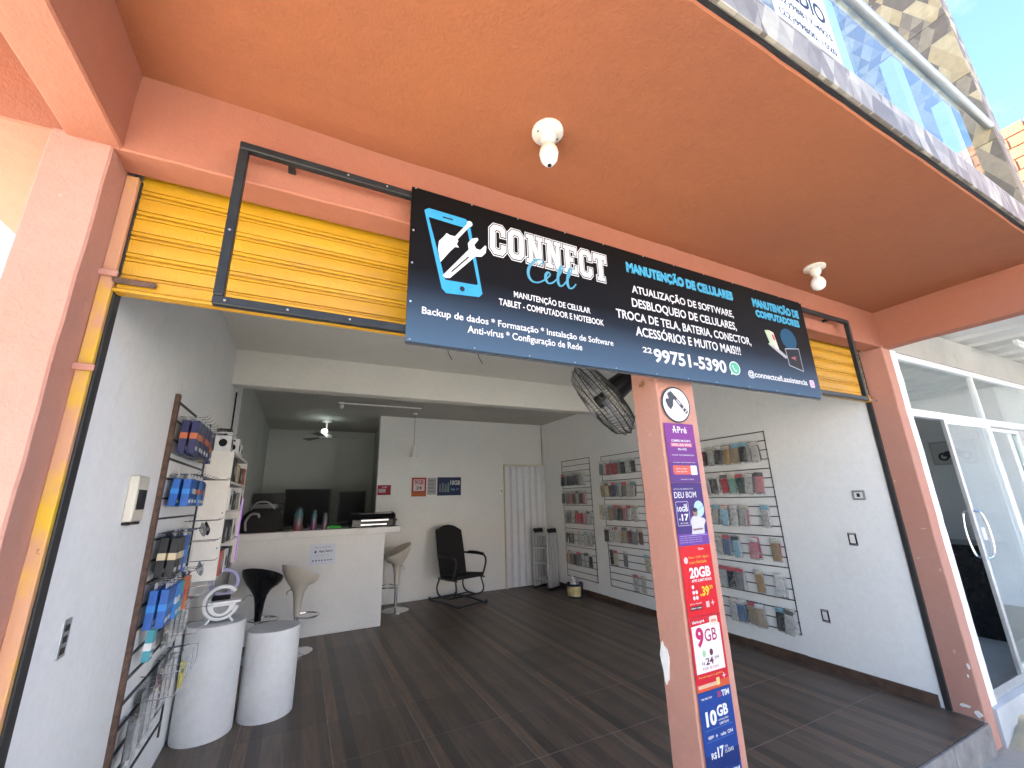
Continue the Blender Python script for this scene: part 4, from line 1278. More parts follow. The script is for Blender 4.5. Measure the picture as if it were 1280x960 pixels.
fill('rack left of pillar', [
    (2.070, row(5.40, -0.100, ['grey clear', 'clear red', 'red grey red', 'red red', 'grey', 'black black', 'clear grey', 'black'])),
    (1.735, row(5.42, -0.100, ['gold tan', 'cream gold', 'brown grey', 'navy blue grey', 'clear navy', 'grey cream', 'clear grey', 'clear grey'])),
    (1.400, row(5.48, -0.105, ['cream white', 'clear grey', 'tan pink', 'grey clear', 'black black', 'pink grey', 'white clear', 'white'])),
    (1.085, row(5.42, -0.105, ['black red', 'clear white', 'white', 'cream grey', 'tan cream', 'maroon cream', 'grey tan', 'brown'])),
    (0.755, row(5.36, -0.105, ['black', 'cream white', '', 'grey', '', '', '', 'cream'])),
    (0.470, row(4.86, -0.140, ['clear grey', 'clear'])),
], hooksB)
wire_rack(4.56, 5.45, 0.240, 2.158, 21, 'black wire rack of phone cases on right wall, just left of the pillar', hooksB)
hooksC = []
fill('rack beside ladder', [
    (1.945, row(6.55, -0.105, ['black brown', 'grey blue', 'navy grey', 'navy', 'black grey', 'clear grey', 'white clear'])),
    (1.635, row(6.55, -0.105, ['black tan', 'grey tan', 'pink tan', 'brown grey', 'clear pink', 'black brown', 'pink clear'])),
    (1.310, row(6.48, -0.105, ['grey clear', 'grey tan', 'clear cream', 'red pink', 'red red', 'pink red', 'clear grey'])),
    (0.975, row(6.48, -0.105, ['black black', 'grey black', '', 'clear', '', 'white clear', 'clear black'])),
    (0.645, row(6.52, -0.105, ['tan cream', 'tan grey', 'black tan', 'grey black', '', 'white clear', 'black'])),
], hooksC)
wire_rack(5.77, 6.62, 0.230, 2.180, 21, 'black wire rack of phone cases on right wall beside the ladder', hooksC)

# thermostat-like plate and open wall boxes on the right wall
t = thing('wall_switch', 'grey framed light switch high on the right wall near the entrance', 'switch', (XR, 1.99, 1.49))
part('frame', MB().box(XR - 0.012, XR + 0.001, 1.945, 2.040, 1.455, 1.535), M['grey_plastic'], t, bevel=0.005)
part('plate', MB().box(XR - 0.015, XR - 0.0122, 1.960, 2.025, 1.470, 1.520), M['white_plastic'], t, bevel=0.002)
part('rocker', MB().box(XR - 0.0185, XR - 0.0152, 1.980, 2.003, 1.480, 1.510), M['black_plastic'], t, bevel=0.001)
def open_box(y, z, label, x=XR, s=-1):
    t = thing('electrical_box', label, 'wall socket', (x, y, z), 'uncovered wall boxes')
    d = s * 0.008
    part('recess', MB().box(min(x, x + d * 0.4), max(x, x + d * 0.4), y - 0.032, y + 0.032, z - 0.052, z + 0.052), M['black_plastic'], t)
    part('insert', MB().box(min(x + d * 0.5, x + d), max(x + d * 0.5, x + d), y - 0.020, y + 0.020, z - 0.034, z + 0.036), M['white_plastic'], t, bevel=0.002)
    for sgn in (-1, 1):
        part('tab', MB().box(min(x + d * 0.45, x + d * 0.8), max(x + d * 0.45, x + d * 0.8), y - 0.026, y + 0.026, z + sgn * 0.045 - 0.004, z + sgn * 0.045 + 0.004), M['alu'], t)
open_box(2.118, 1.128, 'open wall socket box below the grey light switch')
open_box(2.474, 0.455, 'low open wall socket box beside the nearest phone case rack')

# ------------------------------------------------------------------ left wall: interphone, socket plate
t = thing('interphone', 'cream intercom handset with black keypad on the left white wall', 'intercom', (XL, 2.45, 1.58))
part('body', MB().box(XL, XL + 0.035, 2.375, 2.525, 1.495, 1.690), M['cream_plastic'], t, bevel=0.008, seg=2)
part('panel', MB().box(XL + 0.0355, XL + 0.038, 2.395, 2.500, 1.545, 1.630), M['black_plastic'], t, bevel=0.001)
part('base', MB().box(XL, XL + 0.030, 2.385, 2.510, 1.482, 1.494), M['black_plastic'], t, bevel=0.002)
t = thing('wall_plate', 'double steel wall plate with missing switches on the left wall', 'wall plate', (XL, 2.085, 1.13))
part('mount', MB().box(XL, XL + 0.004, 2.052, 2.108, 1.075, 1.195), M['alu'], t, bevel=0.001)
for z in (1.087, 1.122, 1.157):
    part('opening', MB().box(XL + 0.0042, XL + 0.006, 2.066, 2.094, z, z + 0.020), M['black_plastic'], t)

# ------------------------------------------------------------------ left wall rack with accessories
LR = thing('accessory_rack', 'brown steel slat rack of cables and chargers on the left wall', 'rack', (XL, 3.3, 0.2))
part('upright', MB().box(XL, XL + 0.022, 2.795, 2.830, 0.15, 2.155), M['rust'], LR, bevel=0.003)
part('upright', MB().box(XL, XL + 0.010, 3.800, 3.815, 0.15, 2.150), M['black_metal'], LR)
for i in range(19):
    z = 0.24 + 0.1045 * i
    part('bar', MB().box(XL + 0.002, XL + 0.012, 2.8305, 3.80, z - 0.005, z + 0.005), M['black_metal'], LR)
GX = XL + 0.012
def lhook(y, z, d):
    part('hook', MB().tube([(GX, y, z), (GX + d, y, z), (GX + d + 0.012, y, z + 0.014)], 0.0022, 5), M['chrome'], LR)

PKM = {k: plain('pack_' + k, v, 0.4, var=0.1) for k, v in {'navy': (0.03, 0.035, 0.11), 'blue': (0.02, 0.11, 0.40), 'bright': (0.03, 0.22, 0.60), 'orange': (0.50, 0.14, 0.06), 'cream': (0.58, 0.48, 0.30),
       'black': (0.02, 0.02, 0.022), 'teal': (0.06, 0.32, 0.38), 'white': (0.66, 0.66, 0.66), 'grey': (0.25, 0.25, 0.24), 'olive': (0.22, 0.20, 0.05), 'yellow': (0.60, 0.52, 0.05), 'wine': (0.13, 0.03, 0.05), 'red': (0.42, 0.08, 0.06)}.items()}
def blister(y, z, d, wy, h, th, main, band, label, bz=0.35, bh=0.14, window=False):
    """a hanging carton: z is its top"""
    x0 = GX + d
    t = thing('accessory_pack', label, 'accessory pack', (x0, y, z), 'accessory packs on the left rack')
    part('carton', MB().box(x0, x0 + th, y - wy / 2, y + wy / 2, z - h, z - 0.022), PKM[main], t, bevel=0.0015)
    part('hang_tab', MB().box(x0 + th * 0.4, x0 + th * 0.4 + 0.0012, y - wy * 0.4, y + wy * 0.4, z - 0.0215, z + 0.010), PKM['white' if main != 'black' else 'black'], t)
    part('band', MB().box(x0 - 0.0008, x0 + th + 0.0008, y - wy / 2 - 0.0008, y + wy / 2 + 0.0008, z - h * (bz + bh), z - h * bz), PKM[band], t)
    part('logo', MB().box(x0 + th, x0 + th + 0.0009, y - wy * 0.28, y + wy * 0.28, z - h * 0.90, z - h * 0.80), PKM['white'], t)
    t.rotation_euler = (random.uniform(-0.06, 0.06), random.uniform(-0.02, 0.05), 0)
    return t
rows = [
    (2.045, 0.185, [(2.915, 'navy', 'orange'), (2.985, 'navy', 'orange'), (3.07, 'navy', 'wine'), (3.16, 'navy', 'orange'), (3.25, 'navy', 'red'), (3.36, 'olive', 'yellow'), (3.47, 'black', 'orange'), (3.58, 'navy', 'orange')], 'top'),
    (1.725, 0.150, [(2.95, 'blue', 'bright'), (3.03, 'blue', 'white'), (3.11, 'navy', 'orange'), (3.20, 'bright', 'orange'), (3.29, 'navy', 'blue'), (3.39, 'blue', 'orange'), (3.49, 'bright', 'red'), (3.59, 'blue', 'orange')], 'second'),
    (1.415, 0.190, [(2.925, 'black', 'cream'), (3.00, 'black', 'cream'), (3.10, 'blue', 'bright'), (3.19, 'bright', 'blue'), (3.29, 'bright', 'white'), (3.38, 'grey', 'white')], 'third'),
    (1.170, 0.180, [(2.90, 'blue', 'bright'), (2.985, 'blue', 'bright'), (3.07, 'bright', 'white'), (3.16, 'teal', 'blue'), (3.32, 'orange', 'red'), (3.44, 'black', 'white'), (3.53, 'wine', 'grey')], 'fourth'),
]
CN = {'navy': 'navy', 'blue': 'blue', 'bright': 'bright blue', 'black': 'black', 'olive': 'olive', 'teal': 'teal', 'orange': 'orange', 'grey': 'grey', 'wine': 'dark red'}
for z, h, items, rn in rows:
    for i, (y, a, b2) in enumerate(items):
        for k in range(2 if (rn in ('top', 'second', 'fourth') and i < 5) or (rn == 'third' and i < 3) else 1):
            blister(y + 0.004 * k, z, 0.025 + 0.045 * k, 0.078, h * 1.12, 0.034, a, b2,
                    '%s accessory carton%s, %s from the front, %s row of left rack' % (CN[a], ' in front' if k else '', ORD[i], rn), 0.45, 0.16)
        lhook(y, z + 0.004, 0.12)
blister(2.965, 0.975, 0.03, 0.070, 0.165, 0.030, 'teal', 'white', 'single teal pack hanging alone under the blue cartons of the left rack', 0.5, 0.2)
lhook(2.965, 0.979, 0.10)
# clear blister packs, low rows
def clear_pack(y, z, d, wy, h, inner, label):
    x0 = GX + d
    t = thing('accessory_pack', label, 'accessory pack', (x0, y, z), 'clear blister packs on the left rack')
    part('card', MB().box(x0, x0 + 0.002, y - wy / 2, y + wy / 2, z - h, z), PKM['grey' if inner != 'black' else 'black'], t)
    part('item', MB().prism([(x0 + 0.0022, a, b2) for a, b2 in rrect(y - wy * 0.3, z - h * 0.88, y + wy * 0.3, z - h * 0.2, 0.012, 3)], (0.016, 0, 0)), PKM[inner], t)
    part('blister', MB().prism([(x0 + 0.0022, a, b2) for a, b2 in rrect(y - wy * 0.44, z - h * 0.96, y + wy * 0.44, z - h * 0.1, 0.014, 3)], (0.026, 0, 0)), M['film'], t)
for i, (y, z, h, c) in enumerate(((3.30, 0.985, 0.20, 'black'), (3.42, 0.985, 0.22, 'black'), (3.56, 0.985, 0.22, 'grey'), (3.68, 0.96, 0.20, 'grey'))):
    clear_pack(y, z, 0.03, 0.095, h, c, 'clear pack with %s item, %s one in fifth row of left rack' % (c, ORD[i])); lhook(y, z + 0.004, 0.10)
for i, (y, z, h, c) in enumerate(((2.93, 0.585, 0.20, 'black'), (3.10, 0.640, 0.26, 'grey'), (3.20, 0.640, 0.26, 'black'), (3.35, 0.700, 0.26, 'wine'), (3.45, 0.700, 0.26, 'black'), (3.58, 0.700, 0.26, 'grey'))):
    clear_pack(y, z, 0.03, 0.10, h, c, 'clear pack with %s item, %s one in lowest row of left rack' % (c.replace('wine', 'dark red'), ORD[i])); lhook(y, z + 0.004, 0.10)
blister(3.50, 0.66, 0.10, 0.030, 0.16, 0.020, 'yellow', 'olive', 'narrow yellow pack in the wire baskets of the left rack')
# wire baskets and bare hooks
for (y0, y1, z0) in ((3.10, 3.62, 0.70), (3.05, 3.60, 0.60), (3.45, 3.78, 0.80), (3.40, 3.78, 1.02)):
    part('basket_wire', MB().tube([(GX, y0, z0), (GX + 0.16, y0, z0), (GX + 0.16, y1, z0), (GX, y1, z0)], 0.0028, 6), M['chrome'], LR)
for y in (3.15, 3.3, 3.45, 3.6):
    part('basket_wire', MB().tube([(GX + 0.16, y, 0.60), (GX + 0.16, y, 0.72)], 0.002, 5), M['chrome'], LR)
for y, z in ((3.55, 2.05), (3.64, 2.05), (3.58, 1.73), (3.66, 1.73), (3.48, 1.46), (3.60, 1.46), (3.60, 1.20), (3.70, 0.9), (3.5, 1.33), (3.62, 1.33)):
    lhook(y, z, 0.18)
for i, (y, z) in enumerate(((3.44, 1.45), (3.56, 1.45), (3.55, 1.20))):
    mb = MB()
    for k in range(4):
        mb.tube(smooth_path([(GX + 0.10, y + 0.006 * k, z), (GX + 0.105 + 0.006 * k, y + 0.012 * k, z - 0.05), (GX + 0.12, y + 0.03 - 0.008 * k, z - 0.085), (GX + 0.098, y - 0.02 + 0.004 * k, z - 0.05), (GX + 0.10, y, z - 0.004)], 3), 0.003, 5)
    single('cable_bundle', mb, M['grey_plastic' if i != 1 else 'black_plastic'], ('grey', 'black', 'lower grey')[i] + ' loose cable bundle hanging at the far end of the left rack', 'cable', 'loose cable bundles on the left rack')

# ------------------------------------------------------------------ narrow bookcase behind the rack
BK = thing('bookcase', 'narrow off-white bookcase hung on the left wall past the rack', 'bookcase', (-0.59, 4.4, 1.03))
BX0, BX1, BY0, BY1, BH = XL + 0.002, -0.500, 3.92, 4.88, 1.965
BZ = 1.03
part('side_panel', MB().box(BX0, BX1, BY0, BY0 + 0.018, BZ, BH), M['melamine'], BK, bevel=0.001)
part('side_panel', MB().box(BX0, BX1, BY1, BY1 + 0.018, BZ, BH), M['melamine'], BK, bevel=0.001)
part('back_panel', MB().box(BX0, BX0 + 0.006, BY0 + 0.018, BY1, BZ, BH), M['melamine'], BK)
for z in (1.03, 1.26, 1.50, 1.72, BH - 0.018):
    part('shelf', MB().box(BX0 + 0.0062, BX1 - 0.003, BY0 + 0.0182, BY1 - 0.0002, z, z + 0.018), M['melamine'], BK)
part('light_strip', MB().box(BX1 + 0.0005, BX1 + 0.010, BY1 + 0.002, BY1 + 0.016, 1.05, 1.62), M['violet_led'], BK, label='violet light strip on the shelf edge')
for (y, zz) in ((3.93, 1.5), (3.93, 1.25)):
    part('cam_cover', MB().cyl((BX1 - 0.02, BY0 + 0.001, zz), (BX1 - 0.02, BY0 - 0.0015, zz), 0.005, n=8), M['black_plastic'], BK)
def carton(x0, x1, y0, y1, z0, z1, face, label, blob):
    t = thing('device_box', label, 'box', ((x0 + x1) / 2, (y0 + y1) / 2, z0), 'device boxes on the bookcase')
    part('carton', MB().box(x0, x1, y0, y1, z0, z1), PKM[face], t, bevel=0.001)
    F = Frame((x0, y0, z0), (1, 0, 0), (0, 0, 1))
    circle(t, F, (x1 - x0) * 0.5, (z1 - z0) * 0.45, (x1 - x0) * 0.26, (z1 - z0) * 0.2, CC[blob], 0.0008, 'picture', 16)
    rect(t, F, (x1 - x0) * 0.1, (z1 - z0) * 0.82, (x1 - x0) * 0.7, (z1 - z0) * 0.92, CC[blob], 0.0008, 'picture')
    F = Frame((x1, y0, z0), (0, 1, 0), (0, 0, 1))
    circle(t, F, (y1 - y0) * 0.5, (z1 - z0) * 0.45, (y1 - y0) * 0.26, (z1 - z0) * 0.24, CC[blob], 0.0008, 'picture', 16)
carton(-0.645, -0.535, 3.95, 4.05, BH, BH + 0.155, 'white', 'tall white device box on top of the bookcase, nearest', 'black')
carton(-0.66, -0.56, 3.945 + 0.12, 4.14, BH, BH + 0.20, 'black', 'black device box on top of the bookcase behind the white one', 'grey')
carton(-0.60, -0.505, 4.16, 4.27, BH, BH + 0.13, 'white', 'smaller white device box on top of the bookcase, middle', 'black')
carton(-0.60, -0.505, 4.32, 4.45, BH, BH + 0.10, 'white', 'low white device box on top of the bookcase, farthest', 'black')
for i, (z, items) in enumerate(((1.738, ['black', 'cream', 'black', 'red']), (1.518, ['white', 'black', 'grey', 'white']), (1.278, ['black', 'black', 'white']), (1.048, ['red', 'white', 'black']))):
    for j, c in enumerate(items):
        y = BY0 + 0.05 + 0.22 * j
        carton(-0.645, -0.492, y, y + 0.15, z, z + random.uniform(0.13, 0.185), c, '%s box, %s along the %s shelf from the top of bookcase' % (c, ORD[j], ORD[i]), 'white' if c != 'white' else 'black')
# cable down the left wall at the inner beam
single('wall_cable', MB().tube(smooth_path([(XL + 0.008, 4.75, 2.63), (XL + 0.010, 4.76, 2.3), (XL + 0.008, 4.745, 1.9), (XL + 0.016, 4.78, 1.7), (XL + 0.03, 4.90, 1.55)], 5), 0.007, 6), M['black_plastic'], 'black cable running down the left wall from the inner beam', 'cable')

# ------------------------------------------------------------------ plinths with lamps
def plinth(x, y, r, h, label):
    return single('display_plinth', MB().lathe([(r - 0.002, 0), (r, 0.004), (r, h - 0.004), (r - 0.004, h)], (x, y, 0), 48), M['plinth'], label, 'plinth', 'white drum plinths', smooth=30)
plinth(-0.472, 4.115, 0.186, 0.715, 'taller white drum plinth carrying the ring-shaped lamp')
plinth(-0.088, 4.235, 0.190, 0.600, 'shorter white drum plinth with an empty top')
# G-shaped lamp
LZ = 0.715
t = thing('ring_lamp', 'silver G-shaped lamp speaker standing on the taller plinth', 'lamp', (-0.455, 4.06, LZ))
gc = Vector((-0.455, 4.06, LZ + 0.135))
yaw = R(8)
gu = Vector((math.cos(yaw), math.sin(yaw), 0)); gn = Vector((-math.sin(yaw), math.cos(yaw), 0))
arc = [gc + gu * 0.105 * math.cos(R(a)) + Vector((0, 0, 1)) * 0.108 * math.sin(R(a)) for a in range(42, 352, 10)]
part('ring', MB().tube(arc, 0.017, 10), M['white_metal'], t, smooth=True)
arc2 = [p - gn * 0.0175 for p in [gc + gu * 0.093 * math.cos(R(a)) + Vector((0, 0, 1)) * 0.096 * math.sin(R(a)) for a in range(60, 330, 10)]]
part('light_band', MB().tube(arc2, 0.005, 6), M['grey_plastic'], t, smooth=True)
hp = [gc + gu * 0.088 * math.cos(R(a)) + Vector((0, 0, 1)) * (0.084 * math.sin(R(a)) - 0.004) for a in range(180, 361, 12)]
part('speaker', MB().prism([p - gn * 0.03 for p in hp], gn * 0.06), M['white_metal'], t, bevel=0.004)
hp2 = [gc + gu * 0.05 * math.cos(R(a)) + Vector((0, 0, 1)) * (0.05 * math.sin(R(a)) - 0.02) for a in range(180, 361, 15)]
part('grille', MB().prism([p - gn * 0.0302 for p in hp2], -gn * 0.003), M['grey_plastic'], t)
part('charging_bar', MB().prism([gc + gu * a + Vector((0, 0, b2)) - gn * 0.035 for a, b2 in ((-0.085, -0.004), (0.12, -0.004), (0.12, 0.012), (-0.085, 0.012))], gn * 0.07), M['white_metal'], t, bevel=0.003)
for s in (-1, 1):
    part('foot', MB().cyl(gc + gu * 0.055 * s + Vector((0, 0, -0.095)), gc + gu * 0.085 * s + Vector((0, 0, -0.135)) - gn * 0.01, 0.011, 0.008, n=8), M['white_metal'], t)
# ring light behind it
t = thing('ring_light', 'pale violet ring light on a black stand behind the silver lamp', 'lamp', (-0.47, 4.22, LZ))
rc = Vector((-0.475, 4.215, LZ + 0.255))
part('ring', MB().tube([rc + Vector((0.088 * math.cos(a), 0, 0.088 * math.sin(a))) for a in [2 * math.pi * i / 36 for i in range(36)]], 0.015, 10, closed=True), plain('pale_violet_plastic', (0.34, 0.34, 0.52), 0.4), t, smooth=True)
part('stand', MB().box(-0.54, -0.42, 4.19, 4.25, LZ, LZ + 0.165), M['black_plastic'], t, bevel=0.01)
part('stem', MB().cyl((-0.475, 4.215, LZ + 0.16), (-0.475, 4.215, LZ + 0.172), 0.012, n=10), M['black_plastic'], t)

# ------------------------------------------------------------------ counter
CT = thing('service_counter', 'white service counter with thick overhanging top at the back left', 'counter', (0.25, 6.3, 0))
part('front_panel', MB().box(-0.655, 1.085, 6.150, 6.175, 0.0, 1.140), M['counter_white'], CT, bevel=0.002)
part('end_panel', MB().box(1.060, 1.085, 6.1755, 6.60, 0.0, 1.140), M['counter_white'], CT, bevel=0.002)
part('top', MB().box(-0.655, 1.270, 6.08, 6.62, 1.1405, 1.222), M['counter_white'], CT, bevel=0.004)
P = single('counter_sticker', MB().box(0.172, 0.472, 6.1485, 6.1497, 0.806, 1.048), flat((0.74, 0.80, 0.92)), 'pale blue app store sticker on the counter front', 'sticker')
F = Frame((0.172, 6.1485, 0.806), (1, 0, 0), (0, 0, 1))
DK = (0.03, 0.03, 0.04)
text(P, F, 'Baixe na loja oficial', 0.06, 0.196, 0.24, 0.208, DK, 0.001, 0.01)
text(P, F, 'App Store', 0.105, 0.135, 0.262, 0.172, DK, 0.001, 0.02)
circle(P, F, 0.068, 0.150, 0.014, 0.015, DK, 0.001, n=16)
circle(P, F, 0.078, 0.150, 0.006, 0.006, (0.74, 0.80, 0.92), 0.0015, n=10)
flatpoly(P, F, [(0.068, 0.166), (0.073, 0.168), (0.077, 0.176), (0.071, 0.175)], DK, 0.001)
text(P, F, 'disponível também em', 0.07, 0.100, 0.23, 0.112, (0.3, 0.3, 0.34), 0.001, 0.0)
for k in range(7):
    circle(P, F, 0.045 + 0.035 * k, 0.048, 0.009, 0.009, DK if k != 3 else (0.0, 0.0, 0.0), 0.001, n=10)

def bottle(x, y, r, h, top, bot, label):
    t = thing('water_bottle', label, 'bottle', (x, y, 1.222), 'water bottles on the counter')
    z0 = 1.222
    m, nt, b = base('bottle_fade', top, 0.3)
    g = N(nt, 'ShaderNodeNewGeometry'); sp_ = N(nt, 'ShaderNodeSeparateXYZ'); nt.links.new(g.outputs['Position'], sp_.inputs[0])
    mr = N(nt, 'ShaderNodeMapRange'); mr.inputs[1].default_value = z0; mr.inputs[2].default_value = z0 + h; nt.links.new(sp_.outputs[2], mr.inputs[0])
    nt.links.new(ramp(nt, mr.outputs[0], [(0.1, bot), (0.7, top)]).outputs[0], b.inputs['Base Color'])
    part('body', MB().lathe([(r * 0.92, z0), (r, z0 + 0.01), (r, z0 + h * 0.76), (r * 0.86, z0 + h * 0.82)], (x, y, 0), 20), m, t, smooth=True)
    part('cap', MB().lathe([(r * 0.80, z0 + h * 0.82), (r * 0.80, z0 + h * 0.95), (r * 0.5, z0 + h)], (x, y, 0), 20), plain('bottle_cap', tuple(c * 0.7 for c in top), 0.4), t, smooth=True)
    part('carry_loop', MB().tube([(x - r * 0.6, y, z0 + h * 0.90), (x - r * 0.4, y, z0 + h * 1.04), (x + r * 0.4, y, z0 + h * 1.04), (x + r * 0.6, y, z0 + h * 0.90)], 0.005, 6), plain('bottle_loop', tuple(c * 0.7 for c in top), 0.4), t)
bottle(0.005, 6.20, 0.052, 0.275, (0.045, 0.12, 0.14), (0.20, 0.06, 0.08), 'largest blue and pink water bottle on the counter')
bottle(0.185, 6.20, 0.036, 0.245, (0.045, 0.11, 0.13), (0.18, 0.04, 0.13), 'middle-sized teal and violet water bottle on the counter')
bottle(0.318, 6.20, 0.030, 0.205, (0.08, 0.11, 0.13), (0.15, 0.07, 0.11), 'smallest slim grey water bottle on the counter')
t = thing('hand_tool', 'bright green handled tool lying on the counter beside the bottles', 'tool', (0.44, 6.16, 1.222))
part('handle', MB().tube(smooth_path([(0.36, 6.15, 1.245), (0.40, 6.15, 1.252), (0.46, 6.16, 1.248), (0.52, 6.17, 1.240)], 4), [0.016] * 5 + [0.018] * 4 + [0.014] * 4, 8), plain('green_plastic', (0.05, 0.42, 0.06), 0.4), t, smooth=True)
part('blade', MB().cyl((0.52, 6.17, 1.240), (0.585, 6.18, 1.236), 0.004, n=6), M['chrome'], t)
# compact printer / laminator
t = thing('printer', 'black and silver compact printer on the right end of the counter', 'printer', (0.93, 6.3, 1.222))
part('body', MB().prism([(0.645, 6.14 + a, 1.226 + b2) for a, b2 in ((0, 0), (0.30, 0), (0.30, 0.15), (0.24, 0.185), (0.06, 0.165), (0, 0.10))], (0.545, 0, 0)), M['black_gloss'], t, bevel=0.008, seg=2)
part('end_cap', MB().prism([(1.191, 6.13 + a, 1.224 + b2) for a, b2 in ((0, 0), (0.32, 0), (0.32, 0.15), (0.24, 0.19), (0.05, 0.17), (0, 0.11))], (0.03, 0, 0)), M['black_plastic'], t, bevel=0.006)
part('silver_strip', MB().box(0.76, 1.10, 6.133, 6.139, 1.245, 1.265), M['alu'], t, bevel=0.001)
part('silver_strip', MB().box(0.76, 1.12, 6.133, 6.139, 1.300, 1.320), M['alu'], t, bevel=0.001)
part('silver_strip', MB().prism([(0.74, 6.170, 1.392), (1.16, 6.170, 1.392), (1.16, 6.20, 1.400), (0.74, 6.20, 1.400)], (0, -0.002, 0.004)), M['alu'], t)
part('knob', MB().cyl((1.222, 6.25, 1.30), (1.26, 6.25, 1.30), 0.012, n=10), M['black_plastic'], t)
# dark bags and headset behind the counter's left end
t = thing('equipment_bag', 'black padded equipment bag slumped on the left end of the counter', 'bag', (-0.38, 6.38, 1.222))
mb = MB()
v_, f_ = [], []
nn = 20
prof2 = [(0.98, 0.0), (1.0, 0.06), (0.97, 0.14), (0.90, 0.21), (0.72, 0.255), (0.3, 0.275)]
for (s_, z) in prof2:
    for i in range(nn):
        a = 2 * math.pi * i / nn
        ca, sa = math.cos(a), math.sin(a)
        ex = 0.5
        px = 0.245 * s_ * math.copysign(abs(ca) ** ex, ca); py = 0.18 * s_ * math.copysign(abs(sa) ** ex, sa)
        q = Vector((-0.40 + px, 6.40 + py, 1.224 + z))
        v_.append(q + noise.noise_vector(q * 9) * 0.012)
for k in range(len(prof2) - 1):
    for i in range(nn):
        f_.append((k * nn + i, k * nn + (i + 1) % nn, (k + 1) * nn + (i + 1) % nn, (k + 1) * nn + i))
f_.append(tuple(range(nn - 1, -1, -1))); f_.append(tuple(range((len(prof2) - 1) * nn, len(prof2) * nn)))
part('body', mb.add(v_, f_), M['cloth_black'], t, smooth=True)
part('strap', MB().tube(smooth_path([(-0.55, 6.40, 1.49), (-0.48, 6.34, 1.58), (-0.36, 6.34, 1.58), (-0.28, 6.40, 1.49)], 5), 0.010, 6), M['grey_plastic'], t)
single('headphones_band', MB().tube(smooth_path([(-0.56, 6.20, 1.25), (-0.57, 6.20, 1.36), (-0.52, 6.20, 1.44), (-0.45, 6.20, 1.44), (-0.43, 6.20, 1.40)], 5), 0.014, 8), M['grey_plastic'], 'grey headphone band resting against the black bag', 'headphones', smooth=True)

# ------------------------------------------------------------------ office behind the counter
DK_ = thing('office_desk', 'pale desk behind the counter carrying two black monitors', 'desk', (0.35, 8.1, 0))
part('top', MB().box(-0.55, 1.28, 7.75, 8.35, 1.02, 1.06), M['melamine'], DK_, bevel=0.003)
for px in (-0.52, 1.22):
    part('leg', MB().box(px, px + 0.04, 7.78, 8.32, 0.0, 1.0195), M['melamine'], DK_)
def monitor(x0, x1, z0, z1, y, label):
    t = thing('monitor', label, 'monitor', ((x0 + x1) / 2, y, 1.06), 'monitors on the office desk')
    part('housing', MB().box(x0, x1, y, y + 0.045, z0, z1), M['black_plastic'], t, bevel=0.006)
    part('screen', MB().box(x0 + 0.02, x1 - 0.02, y - 0.0015, y - 0.0001, z0 + 0.03, z1 - 0.02), M['screen'], t)
    cx = (x0 + x1) / 2
    part('neck', MB().box(cx - 0.03, cx + 0.03, y + 0.02, y + 0.05, 1.075, z0 + 0.08), M['black_plastic'], t)
    part('foot', MB().box(cx - 0.12, cx + 0.12, y - 0.06, y + 0.12, 1.0602, 1.0748), M['black_plastic'], t, bevel=0.004)
monitor(-0.230, 0.472, 1.20, 1.790, 7.95, 'large black monitor on the desk behind the counter')
monitor(0.595, 1.040, 1.22, 1.740, 7.95, 'smaller black monitor right of the large one behind the counter')
single('keyboard', MB().box(0.62, 1.0, 7.78, 7.90, 1.0603, 1.085), M['black_plastic'], 'black keyboard in front of the smaller monitor', 'keyboard', bevel=0.004)
t = thing('office_shelf', 'dark shelf unit behind the black bag on the left', 'shelf', (-0.45, 7.6, 0))
part('body', MB().box(-0.66, -0.26, 7.5, 7.9, 0.0, 1.50), M['black_plastic'], t, bevel=0.004)
part('top_box', MB().box(-0.64, -0.20, 7.52, 7.88, 1.56, 1.72), M['black_plastic'], t, bevel=0.004)
part('spacer', MB().box(-0.60, -0.30, 7.56, 7.84, 1.50, 1.56), M['grey_plastic'], t)
# ceiling fan with lit lamp
FX, FY = 0.300, 7.95
t = thing('ceiling_fan', 'white ceiling fan with lit lamp in the back office', 'fan', (FX, FY, 2.98))
part('canopy', MB().lathe([(0.085, 2.98), (0.08, 2.94), (0.03, 2.925)], (FX, FY, 0), 20), M['white_plastic'], t, smooth=True)
part('rod', MB().cyl((FX, FY, 2.93), (FX, FY, 2.72), 0.012, n=10), M['white_plastic'], t)
part('motor', MB().lathe([(0.05, 2.715), (0.095, 2.70), (0.10, 2.655), (0.06, 2.635)], (FX, FY, 0), 20), M['white_plastic'], t, smooth=True)
for k, a in enumerate((8, 128, 248)):
    d = Vector((math.cos(R(a)), math.sin(R(a)), 0)); n_ = Vector((-d.y, d.x, 0))
    c0 = Vector((FX, FY, 2.672))
    part('blade', MB().prism([c0 + d * 0.09 + n_ * 0.035, c0 + d * 0.09 - n_ * 0.035, c0 + d * 0.50 - n_ * 0.06 - Vector((0, 0, 0.02)), c0 + d * 0.52 + n_ * 0.06 + Vector((0, 0, 0.012))], (0, 0, 0.006)), M['grey_plastic'], t)
part('lamp', MB().lathe([(0.035, 2.80), (0.052, 2.785), (0.052, 2.745), (0.035, 2.732)], (FX - 0.03, FY - 0.06, 0), 16), M['lamp_glow'], t, smooth=True, label='lit cool white bulb')
lp = bpy.data.lights.new('fan_bulb', 'POINT'); lp.energy = 0.10; lp.shadow_soft_size = 0.05; lp.color = (0.82, 1.0, 0.93)
lo = bpy.data.objects.new('fan_bulb', lp); col.objects.link(lo); lo.location = (FX - 0.03, FY - 0.13, 2.76)
